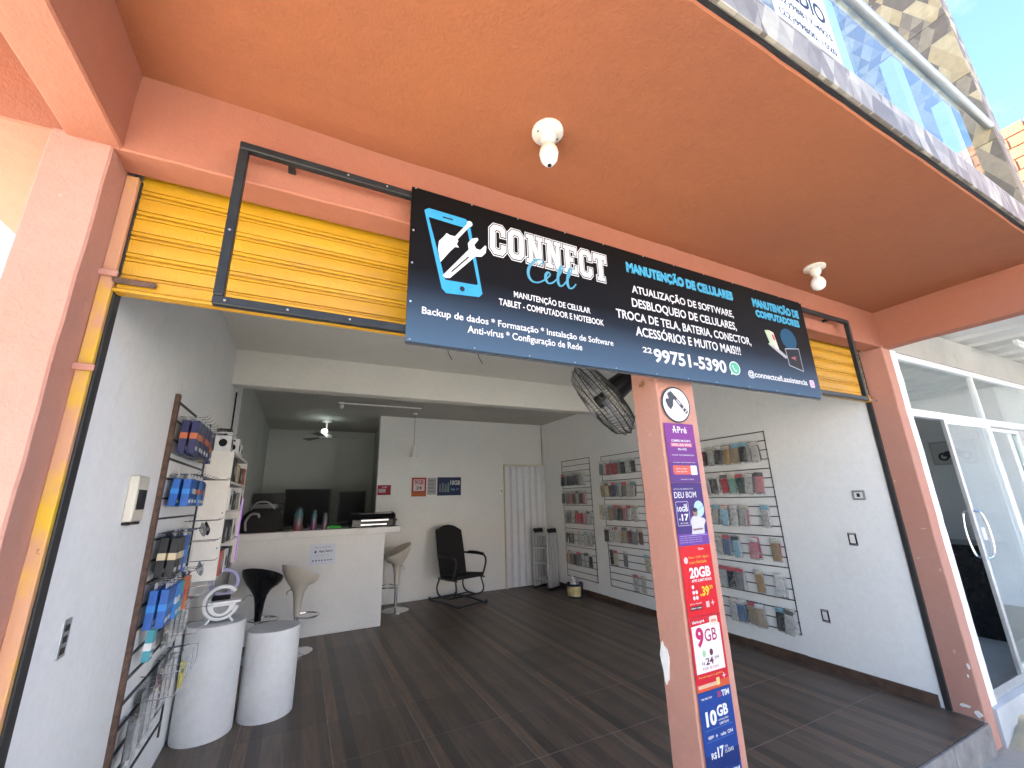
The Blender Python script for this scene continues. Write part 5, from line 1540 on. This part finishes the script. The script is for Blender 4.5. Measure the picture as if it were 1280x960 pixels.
# bulb socket with conduit on the ceiling, pendant lamp
t = thing('ceiling_socket', 'small white ceiling socket with conduit behind the inner beam', 'socket', (0.42, 6.45, 2.98))
part('base', MB().lathe([(0.05, 2.98), (0.045, 2.955), (0.02, 2.95)], (0.42, 6.45, 0), 14), M['white_plastic'], t, smooth=True)
part('bulb', MB().lathe([(0.02, 2.95), (0.032, 2.92), (0.02, 2.89), (0.005, 2.885)], (0.42, 6.45, 0), 14), M['white_plastic'], t, smooth=True)
part('conduit', MB().box(0.47, 1.6, 6.44, 6.46, 2.962, 2.979), M['white_plastic'], t)
PX, PY = 1.615, 6.90
t = thing('pendant_lamp', 'small white cone pendant lamp hanging near the back wall', 'lamp', (PX, PY, 2.98))
part('cord', MB().cyl((PX, PY, 2.98), (PX, PY, 2.43), 0.003, n=6), M['black_plastic'], t)
part('rose', MB().lathe([(0.04, 2.98), (0.035, 2.96), (0.01, 2.955)], (PX, PY, 0), 14), M['white_plastic'], t, smooth=True)
mb = MB()
n_ = 20
pr = [(0.022, 2.43), (0.025, 2.41), (0.068, 2.235), (0.064, 2.235), (0.022, 2.40)]
v_ = [(PX + r * math.cos(2 * math.pi * i / n_), PY + r * math.sin(2 * math.pi * i / n_), z) for r, z in pr for i in range(n_)]
f_ = [(k * n_ + i, k * n_ + (i + 1) % n_, (k + 1) * n_ + (i + 1) % n_, (k + 1) * n_ + i) for k in range(4) for i in range(n_)]
f_.append(tuple(range(n_)))
part('shade', mb.add(v_, f_), M['white_plastic'], t, smooth=True)

# ------------------------------------------------------------------ bar stools
def stool(x, y, ang, shell, label, seat_z=0.82):
    t = thing('bar_stool', label, 'stool', (0, 0, 0), 'moulded bar stools')
    part('base', MB().lathe([(0.195, 0.0), (0.195, 0.008), (0.16, 0.022), (0.05, 0.040), (0.030, 0.055)], (0, 0, 0), 32), M['chrome'], t, smooth=True)
    part('gas_column', MB().cyl((0, 0, 0.05), (0, 0, 0.36), 0.024, n=14), M['chrome'], t, smooth=True)
    ring = [(0.145 * math.cos(a) , -0.145 * math.sin(a) - 0.10, 0.345) for a in [R(-20 + 220 * i / 18) for i in range(19)]]
    part('footrest', MB().tube([(0.02, -0.0, 0.345)] + ring + [(-0.02, 0.0, 0.345)], 0.010, 8), M['chrome'], t, smooth=True)
    def tilt(r, z, th):
        return 0.085 * (r / 0.20) ** 3 * math.sin(th) if z > 0.70 else 0.0
    s = seat_z
    prof = [(0.033, 0.36), (0.040, 0.45), (0.050, 0.54), (0.066, 0.61), (0.10, 0.665), (0.155, 0.715), (0.195, s - 0.045), (0.203, s), (0.194, s), (0.15, s - 0.065), (0.09, s - 0.095), (0.03, s - 0.105), (0.005, s - 0.106)]
    part('seat', MB().lathe(prof, (0, 0, 0), 36, 1.0, 0.96, tilt), shell, t, smooth=60)
    part('lever', MB().tube([(0.04, 0.03, 0.60), (0.10, 0.04, 0.625), (0.145, 0.05, 0.600), (0.155, 0.05, 0.57)], 0.005, 6), M['chrome'], t)
    t.location = (x, y, 0)
    t.rotation_euler = (0, 0, R(ang))
    return t
stool(-0.285, 5.62, 150, M['black_gloss'], 'black moulded bar stool in front of the counter')
stool(0.085, 5.62, 120, M['stool_cream'], 'stone-coloured moulded bar stool beside the black stool at the counter')
stool(1.405, 6.82, -80, M['stool_cream'], 'stone-coloured bar stool standing alone right of the counter', 0.84)

# ------------------------------------------------------------------ black glider chair
t = thing('glider_chair', 'black high-backed glider chair with tubular arms by the back wall', 'chair', (0, 0, 0))
def S3(pts, n=5): return smooth_path(pts, n)
bp = []
W2 = 0.245
back = [(-W2, 0.37), (W2 - 0.01, 0.36), (W2, 0.75), (W2 - 0.005, 1.05), (W2 - 0.05, 1.075), (0.10, 1.125), (0.0, 1.145), (-0.10, 1.135), (-W2 + 0.05, 1.095), (-W2, 1.085), (-W2 - 0.012, 0.75)]
def bk(a, z, o=0.0): return Vector((a, 0.10 + (z - 0.4) * 0.24 + o, z))
front = [bk(a, z, -0.03) for a, z in back]; rear = [bk(a, z, 0.03) for a, z in back]
nb = len(back)
part('backrest', MB().add(front + rear, [tuple(range(nb)), tuple(range(2 * nb - 1, nb - 1, -1))] + [(i, (i + 1) % nb, nb + (i + 1) % nb, nb + i) for i in range(nb)]), M['cloth_black'], t, bevel=0.014, seg=2)
part('seat', MB().prism([(-W2, -0.36, 0.385), (W2, -0.36, 0.385), (W2, 0.12, 0.345), (-W2, 0.12, 0.345)], (0, 0, 0.06)), M['cloth_black'], t, bevel=0.015, seg=2)
for s in (-1, 1):
    x = s * 0.285
    part('arm', MB().tube(S3([(s * 0.245, 0.20, 0.70), (x, 0.10, 0.695), (x, -0.25, 0.700), (x, -0.345, 0.670), (x, -0.370, 0.60), (x, -0.330, 0.48), (x, -0.28, 0.38)]), 0.015, 8), M['black_metal'], t, smooth=True)
    part('arm_pad', MB().tube(S3([(x, 0.08, 0.705), (x, -0.10, 0.712), (x, -0.30, 0.700)]), 0.024, 8), M['black_plastic'], t, smooth=True)
    part('side_rail', MB().tube(S3([(s * 0.25, 0.16, 0.36), (s * 0.26, -0.10, 0.365), (s * 0.26, -0.36, 0.375)]), 0.013, 8), M['black_metal'], t)
    part('leg', MB().tube(S3([(s * 0.24, -0.30, 0.37), (s * 0.26, -0.34, 0.20), (s * 0.255, -0.20, 0.11), (s * 0.25, 0.05, 0.10)]), 0.013, 8), M['black_metal'], t)
    part('leg', MB().tube(S3([(s * 0.24, 0.14, 0.36), (s * 0.25, 0.20, 0.22), (s * 0.255, 0.12, 0.12), (s * 0.25, -0.12, 0.10)]), 0.013, 8), M['black_metal'], t)
    part('runner', MB().tube(S3([(s * 0.25, -0.42, 0.06), (s * 0.25, -0.40, 0.018), (s * 0.25, 0.0, 0.03), (s * 0.25, 0.38, 0.018), (s * 0.25, 0.40, 0.06)]), 0.014, 8), M['black_metal'], t)
for y, z in ((-0.41, 0.03), (0.39, 0.03), (-0.15, 0.10), (0.05, 0.10)):
    part('cross_bar', MB().cyl((-0.25, y, z), (0.25, y, z), 0.012, n=8), M['black_metal'], t)
t.location = (2.36, 6.82, 0)
t.rotation_euler = (0, 0, R(16))

# ------------------------------------------------------------------ accordion door and back wall items
D = thing('accordion_door', 'pale grey folding accordion door in the far right corner', 'door', (3.86, 7.28, 0))
nF = 12
dx0, dx1 = 3.455, 4.275
for i in range(nF):
    a, b2 = dx0 + (dx1 - dx0) * i / nF, dx0 + (dx1 - dx0) * (i + 1) / nF
    ya, yb = (7.262, 7.246) if i % 2 == 0 else (7.246, 7.262)
    part('fold_panel', MB().prism([(a + 0.002, ya, 0.012), (b2 - 0.002, yb, 0.012), (b2 - 0.002, yb + 0.012, 0.012), (a + 0.002, ya + 0.012, 0.012)], (0, 0, 2.13)), plain('pale_grey_pvc', (0.58, 0.60, 0.63), 0.45, var=0.05) if i == 0 else bpy.data.materials['pale_grey_pvc'], D)
part('top_track', MB().box(3.43, 4.30, 7.225, 7.285, 2.145, 2.175), M['cream_plastic'], D, bevel=0.002)
part('jamb', MB().box(3.432, 3.454, 7.240, 7.299, 0, 2.1448), M['cream_plastic'], D)
part('handle', MB().box(3.475, 3.490, 7.236, 7.246, 1.00, 1.12), M['white_plastic'], D, bevel=0.002)
single('door_cable', MB().tube([(4.295, 7.29, 2.95), (4.298, 7.29, 2.6), (4.294, 7.29, 2.18)], 0.006, 6), M['black_plastic'], 'thin black cable above the accordion door corner', 'cable')
t = thing('wall_switch', 'small white light switch beside the accordion door', 'switch', (3.38, YB, 1.70))
part('plate', MB().box(3.350, 3.415, YB - 0.008, YB + 0.001, 1.620, 1.745), M['white_plastic'], t, bevel=0.003)
part('rocker', MB().box(3.370, 3.395, YB - 0.012, YB - 0.0082, 1.660, 1.705), M['grey_plastic'], t, bevel=0.001)
def wallposter(x0, x1, z0, z1, c, label):
    o = single('wall_poster', MB().box(x0, x1, YB - 0.004, YB - 0.001, z0, z1), flat(c, 0.4), label, 'poster', 'posters on the back wall')
    return o, Frame((x0, YB - 0.004, z0), (1, 0, 0), (0, 0, 1)), x1 - x0, z1 - z0
P, F, w_, h_ = wallposter(1.130, 1.345, 1.655, 1.815, (0.34, 0.03, 0.05), 'small dark red poster at the left end of the back wall')
rect(P, F, 0.02, 0.04, 0.13, 0.10, (0.55, 0.50, 0.50), 0.001)
text(P, F, 'CLARO', 0.07, 0.115, 0.15, 0.140, W, 0.001, 0.02)
P, F, w_, h_ = wallposter(1.690, 1.945, 1.620, 1.935, (0.46, 0.05, 0.05), 'red bordered 9GB poster on the back wall')
rect(P, F, 0.03, 0.09, w_ - 0.03, h_ - 0.03, (0.68, 0.62, 0.60), 0.001)
text(P, F, '9GB', 0.05, 0.20, w_ - 0.05, 0.275, (0.45, 0.04, 0.08), 0.0016, 0.02)
text(P, F, '24', 0.08, 0.115, w_ - 0.08, 0.170, (0.20, 0.03, 0.06), 0.0016, 0.02)
rect(P, F, 0.0, 0.0, w_, 0.07, (0.50, 0.14, 0.04), 0.0008)
P, F, w_, h_ = wallposter(1.965, 2.125, 1.645, 1.930, (0.42, 0.42, 0.42), 'plain grey leaflet between the red and blue posters')
for k in range(4):
    rect(P, F, 0.02, 0.04 + 0.06 * k, 0.13, 0.07 + 0.06 * k, (0.30, 0.30, 0.31), 0.001)
P, F, w_, h_ = wallposter(2.140, 2.580, 1.625, 1.940, (0.03, 0.045, 0.11), 'dark blue 10GB poster on the back wall')
text(P, F, '10GB', 0.24, 0.18, 0.42, 0.26, W, 0.001, 0.02)
text(P, F, 'R$ 17', 0.26, 0.08, 0.40, 0.12, (0.3, 0.5, 0.7), 0.001, 0.01)
for k in range(4):
    flatpoly(P, F, [(0.03 + 0.05 * k, 0.06), (0.075 + 0.05 * k, 0.06), (0.07 + 0.05 * k, 0.20 + 0.02 * (k % 2)), (0.04 + 0.05 * k, 0.20 + 0.02 * (k % 2))], (0.16, 0.15 + 0.03 * k, 0.22), 0.001)

# ------------------------------------------------------------------ folded ladder and tub
t = thing('folding_ladder', 'folded aluminium multi-section ladder leaning in the far right corner', 'ladder', (0, 0, 0))
LH = 0.96
for k in range(4):
    y = 0.0 + 0.075 * k
    for s in (-1, 1):
        part('rail', MB().box(s * 0.165 - 0.012, s * 0.165 + 0.012, y - 0.026, y + 0.026, 0.04, LH), M['ladder_alu'], t, bevel=0.003)
        part('foot', MB().box(s * 0.165 - 0.016, s * 0.165 + 0.016, y - 0.034, y + 0.034, 0.0, 0.04), M['black_plastic'], t, bevel=0.004)
    for z in (0.16, 0.42, 0.68, 0.90):
        part('rung', MB().box(-0.1525, 0.1525, y - 0.016, y + 0.016, z - 0.014, z + 0.014), M['ladder_alu'], t, bevel=0.002)
    if k < 3:
        for s in (-1, 1):
            part('hinge', MB().cyl((s * 0.165 - 0.020, y + 0.037, LH + 0.005), (s * 0.165 + 0.020, y + 0.037, LH + 0.005), 0.042, n=18), M['black_plastic'], t, bevel=0.004)
t.location = (3.95, 6.88, 0.0)
t.rotation_euler = (0, 0, R(-72))
t = thing('paint_tub', 'dark tub with pale label holding bottles at the foot of the rack', 'tub', (4.10, 6.10, 0))
part('tub', MB().lathe([(0.115, 0.0), (0.135, 0.20), (0.140, 0.205), (0.125, 0.205), (0.11, 0.02)], (4.10, 6.10, 0), 24), plain('dark_blue_plastic', (0.02, 0.03, 0.05), 0.4), t, smooth=True)
lb = MB(); v_ = []; n_ = 10
for z, r in ((0.025, 0.1202), (0.17, 0.1335)):
    for i in range(n_ + 1):
        a = R(150 + 130 * i / n_)
        v_.append((4.10 + r * math.cos(a), 6.10 + r * math.sin(a), z))
part('label', lb.add(v_, [(i, i + 1, n_ + 2 + i, n_ + 1 + i) for i in range(n_)]), plain('tub_label', (0.60, 0.52, 0.25), 0.5, var=0.5, scale=14), t)
part('handle', MB().tube([(4.10 + 0.14 * math.cos(a), 6.10 + 0.02 * math.sin(a), 0.20 + 0.06 * math.sin(a)) for a in [math.pi * i / 10 for i in range(11)]], 0.004, 6), M['chrome'], t)
for i, (dx, dy, h, c) in enumerate(((-0.04, -0.04, 0.30, 'white'), (0.05, 0.0, 0.28, 'grey'), (-0.02, 0.05, 0.31, 'white'))):
    single('cleaning_bottle', MB().lathe([(0.032, 0.045), (0.034, h * 0.7), (0.014, h * 0.82), (0.014, h)], (4.10 + dx, 6.10 + dy, 0), 14), PKM[c], ('nearer white', 'grey', 'farther white')[i] + ' bottle standing in the dark tub', 'bottle', 'bottles in the tub', smooth=True)

# ================================================================== the shop next door (right edge of the picture)
NB = thing('neighbour_shop', 'neighbouring shop with white framed glass front and bare concrete lintel', 'building', (6.3, 1.7, GZ))
part('jamb_strip', MB().grid_box(4.470, 4.598, 1.580, 1.72, GZ, 2.715, 0.06, 0.005, 6.0), M['white_masonry'], NB, bevel=0.005)
part('lintel', MB().grid_box(4.475, 9.6, 1.60, 1.80, 2.72, 3.035, 0.12, 0.004, 8.0), M['concrete'], NB, bevel=0.004)
part('floor', MB().box(4.47, 9.6, 1.55, 6.0, GZ, 0.045), plain('pale_grey_floor_tile', (0.50, 0.52, 0.54), 0.25, var=0.08, scale=2), NB)
part('wall', MB().box(7.60, 7.72, 1.80, 6.0, 0.045, 3.0), plaster('pale_grey_wall_paint', (0.44, 0.45, 0.47), (0.40, 0.41, 0.43), grain=0.2), NB)
part('wall', MB().box(4.465, 7.72, 5.9, 6.05, 0.045, 3.0), bpy.data.materials['pale_grey_wall_paint'], NB)
part('ceiling', MB().box(4.465, 9.6, 1.81, 6.0, 2.92, 3.03), M['ceiling_white'], NB)
SF = thing('glass_shopfront', 'white aluminium shopfront with sliding glass doors, one pushed open', 'shopfront', (6.2, 1.64, 0.045))
def al(name, x0, x1, z0, z1, y0=1.600, y1=1.650, mat='white_metal'):
    return part(name, MB().box(x0, x1, y0, y1, z0, z1), M[mat], SF, bevel=0.003)
al('upright', 4.600, 4.640, 0.046, 2.714)
al('head_rail', 4.641, 9.5, 2.660, 2.714)
al('transom', 4.641, 9.5, 2.140, 2.205)
al('mullion', 6.230, 6.260, 2.206, 2.659)
al('mullion', 7.80, 7.83, 2.206, 2.659)
al('sill', 4.641, 9.5, 0.046, 0.110, mat='alu')
for a, b2 in ((4.641, 6.224), (6.266, 7.799), (7.841, 9.4)):
    part('glass_pane', MB().box(a, b2, 1.620, 1.626, 2.206, 2.659), M['glass'], SF)
def leaf(x0, x1, y):
    al('stile', x0, x0 + 0.045, 0.112, 2.138, y, y + 0.03, 'alu')
    al('stile', x1 - 0.030, x1, 0.112, 2.138, y, y + 0.03, 'alu')
    al('rail', x0 + 0.0455, x1 - 0.0305, 0.112, 0.170, y, y + 0.03)
    al('rail', x0 + 0.0455, x1 - 0.0305, 2.100, 2.138, y, y + 0.03)
    part('glass_pane', MB().box(x0 + 0.0455, x1 - 0.0305, y + 0.012, y + 0.018, 0.1705, 2.0995), M['glass'], SF)
leaf(5.190, 6.255, 1.585)
leaf(6.257, 7.330, 1.655)
leaf(7.332, 8.40, 1.585)
part('handle', MB().tube(smooth_path([(5.212, 1.584, 1.34), (5.225, 1.550, 1.325), (5.235, 1.535, 1.24), (5.235, 1.532, 1.14), (5.235, 1.535, 1.06), (5.225, 1.550, 0.975), (5.212, 1.584, 0.96)], 4), 0.011, 8), M['chrome'], SF, smooth=True)
part('lock_plate', MB().box(5.236, 5.300, 1.574, 1.5845, 1.10, 1.20), M['white_metal'], SF, bevel=0.003)
part('inside_handle', MB().tube(smooth_path([(5.205, 1.616, 1.34), (5.205, 1.65, 1.31), (5.205, 1.665, 1.15), (5.205, 1.65, 0.99), (5.205, 1.616, 0.96)], 4), 0.011, 8), M['chrome'], SF, smooth=True)
single('display_cabinet', MB().box(6.40, 7.05, 1.95, 4.9, 0.046, 0.94), M['black_gloss'], 'glossy black low cabinet inside the neighbouring shop', 'cabinet', bevel=0.006)
t = thing('framed_picture', 'small framed motorcycle picture on the grey wall next door', 'picture', (7.6, 2.42, 1.98))
part('frame', MB().box(7.585, 7.5995, 2.10, 2.545, 1.82, 2.125), M['grey_plastic'], t, bevel=0.003)
part('print', MB().box(7.583, 7.5848, 2.12, 2.525, 1.84, 2.105), flat((0.42, 0.42, 0.43)), t)
F = Frame((7.583, 2.525, 1.84), (0, -1, 0), (0, 0, 1))
for a in (0.10, 0.31):
    circle(t, F, a, 0.085, 0.055, 0.055, (0.03, 0.03, 0.03), 0.001, 'wheel_print')
    circle(t, F, a, 0.085, 0.030, 0.030, (0.35, 0.35, 0.36), 0.0015, 'wheel_print')
flatpoly(t, F, [(0.09, 0.10), (0.16, 0.07), (0.26, 0.08), (0.31, 0.10), (0.27, 0.15), (0.25, 0.19), (0.20, 0.16), (0.12, 0.15)], (0.03, 0.03, 0.035), 0.002, 'motorcycle_print')

# corrugated metal awning in front of the neighbour
AW = thing('metal_awning', 'white corrugated metal awning over the neighbouring shopfront', 'awning', (6.8, 0.8, 3.05))
mb = MB()
pts, X = [], 4.56
prof_ = []
while X < 9.6:
    prof_ += [(X, 3.075), (X + 0.30, 3.075), (X + 0.325, 3.045), (X + 0.375, 3.045), (X + 0.40, 3.075)]
    X += 0.42
n_ = len(prof_)
slope = 0.02
v_ = [(a, y, z - (1.8 - y) * slope) for y in (-0.35, 1.80) for a, z in prof_] + [(a, y, z + 0.004 - (1.8 - y) * slope) for y in (-0.35, 1.80) for a, z in prof_]
f_ = [(i, i + 1, n_ + i + 1, n_ + i) for i in range(n_ - 1)] + [(2 * n_ + i, 3 * n_ + i, 3 * n_ + i + 1, 2 * n_ + i + 1) for i in range(n_ - 1)]
part('sheet', mb.add(v_, f_), plain('white_roof_sheet', (0.55, 0.55, 0.52), 0.5, var=0.08, scale=3), AW)
part('purlin', MB().box(4.56, 9.6, -0.34, -0.28, 2.935, 3.0), M['alu'], AW)
t = thing('tube_lamp', 'short white batten lamp fixed under the metal awning', 'lamp', (6.80, 1.30, 3.03))
part('batten', MB().box(6.62, 7.10, 1.28, 1.32, 2.985, 3.025), M['white_plastic'], t, bevel=0.003)
part('tube', MB().cyl((6.64, 1.30, 2.972), (7.08, 1.30, 2.972), 0.013, n=10), M['white_plastic'], t)

# broken stone edge at the foot of the right pillar
mb = MB()
nx, ny = 26, 16
v_, f_ = [], []
for i in range(nx + 1):
    for j in range(ny + 1):
        p = Vector((4.44 + 1.5 * i / nx, 1.12 + 0.47 * j / ny, 0))
        e = min(i, nx - i, 6) / 6 * min(j, 4) / 4
        h = GZ - 0.02 + e * (0.075 + 0.10 * j / ny * 0.6 + 0.06 * noise.noise(p * 9) + 0.05 * noise.noise(p * 23))
        v_.append((p.x, p.y, max(h, GZ - 0.03)))
for i in range(nx):
    for j in range(ny):
        a = i * (ny + 1) + j
        f_.append((a, a + ny + 1, a + ny + 2, a + 1))
single('stone_step', mb.add(v_, f_), M['stone'], 'rough yellowish stone step at the foot of the right pillar', 'step', smooth=50)

# unplastered block building farther along the street
BB = thing('block_building', 'unplastered orange hollow-block building beyond the balcony wall', 'building', (10, 3, GZ))
part('wall', MB().box(9.02, 13.0, -1.2, 8.0, 3.2, 6.70), M['mortar'], BB)
blk = mesh_of('block', MB().box(-0.012, 0.012, -0.185, 0.185, -0.085, 0.085), M['block'], bevel=0.004)
z = 4.75; r_ = 0
while z < 6.66:
    y = -1.0 + (0.195 if r_ % 2 else 0)
    while y < 2.2:
        o = link('block', blk, BB); o.location = o.location + Vector((9.012, y + 0.19, z)); 
        y += 0.39
    z += 0.19; r_ += 1
part('ground_floor', MB().box(9.62, 13.0, -1.0, 8.0, GZ - 0.1, 3.2), M['white_masonry'], BB)

# ================================================================== across the street (seen in the glass, save one unseen house)
def house(x0, x1, y1, h, wallm, label, seed):
    rnd = random.Random(seed)
    t = thing('street_house', label, 'house', ((x0 + x1) / 2, y1 - 4, GZ - 0.13), 'houses across the street')
    z0 = GZ - 0.13
    part('wall', MB().box(x0, x1, y1 - 8, y1, z0, z0 + h), wallm, t)
    part('roof', MB().prism([(x0 - 0.3, y1 + 0.4, z0 + h), (x0 - 0.3, y1 - 8.4, z0 + h), (x0 - 0.3, y1 - 4, z0 + h + 1.5)], (x1 - x0 + 0.6, 0, 0)), bpy.data.materials.get('clay_roof') or plain('clay_roof', (0.36, 0.14, 0.07), 0.8, var=0.3, scale=5), t)
    n = int((x1 - x0) / 2.4)
    for i in range(n):
        cx = x0 + (i + 0.5) * (x1 - x0) / n
        wn_ = part('window' if i != 1 else 'door', MB().box(cx - 0.55, cx + 0.55, y1, y1 + 0.04, z0 + (0.95 if i != 1 else 0.0), z0 + 2.15), M['white_metal'] if i != 1 else M['rust'], t)
        if i != 1:
            part('pane', MB().box(cx - 0.47, cx + 0.47, y1 + 0.041, y1 + 0.05, z0 + 1.03, z0 + 2.07), M['black_gloss'], wn_)
house(6, 16, -9.5, 3.6, M['white_masonry'], 'white single-storey house across the street, nearer one', 1)
house(17, 30, -9.5, 4.4, M['concrete'], 'grey taller house farther along the street', 2)
house(31, 46, -9.5, 3.8, M['white_masonry'], 'white house farthest along the street', 3)
house(-14, 4.5, -9.5, 4.0, plaster('dimming_house_paint', (0.26, 0.25, 0.23), (0.23, 0.22, 0.20)), 'long unseen grey house directly across the street, toned to limit light', 4)  # unseen house; its tone and height are set to cut light indoors
def car(x, y, paint, label):
    t = thing('parked_car', label, 'car', (0, 0, 0), 'cars parked across the street')
    prof = [(-2.0, 0.30), (-2.05, 0.62), (-1.85, 0.86), (-1.15, 0.95), (-0.55, 1.40), (0.75, 1.44), (1.45, 1.02), (1.98, 0.92), (2.05, 0.55), (2.0, 0.28)]
    mb = MB()
    n = len(prof)
    def wy(z): return 0.83 if z < 0.96 else 0.83 - (z - 0.96) * 0.42
    L_ = [(a, -wy(z), z) for a, z in prof]; R_ = [(a, wy(z), z) for a, z in prof]
    part('body', mb.add(L_ + R_, [tuple(range(n)), tuple(range(2 * n - 1, n - 1, -1))] + [(i, (i + 1) % n, n + (i + 1) % n, n + i) for i in range(n)]), paint, t, bevel=0.05, seg=2, smooth=50)
    for s in (-1, 1):
        win = [(-1.00, 0.98), (-0.50, 1.34), (0.70, 1.38), (1.28, 1.02)]
        part('side_window', MB().prism([(a, s * (wy(z) + 0.004), z) for a, z in win], (0, s * 0.006, 0)), M['black_gloss'], t)
        part('headlight', MB().box(-2.03, -1.90, s * 0.62 - 0.14, s * 0.62 + 0.14, 0.64, 0.78), M['white_plastic'], t, bevel=0.02)
        for wx in (-1.30, 1.28):
            wh = part('wheel', MB().cyl((wx, s * 0.68, 0.31), (wx, s * 0.86, 0.31), 0.31, n=22), M['black_plastic'], t, bevel=0.02)
            part('rim', MB().cyl((wx, s * 0.855, 0.31), (wx, s * 0.868, 0.31), 0.19, n=16), M['alu'], wh)
    part('windscreen', MB().add([(-1.13, -0.70, 0.975), (-1.13, 0.70, 0.975), (-0.575, 0.60, 1.40), (-0.575, -0.60, 1.40)], [(0, 1, 2, 3)]), M['black_gloss'], t)
    t.location = (x, y, GZ - 0.13)
car(13.5, -4.6, plain('silver_car_paint', (0.42, 0.43, 0.45), 0.25, 0.3, var=0.02), 'silver hatchback parked along the street, nearer one')
car(20.0, -4.6, plain('blue_car_paint', (0.06, 0.14, 0.32), 0.25, 0.2, var=0.02), 'blue hatchback parked farther along the street')
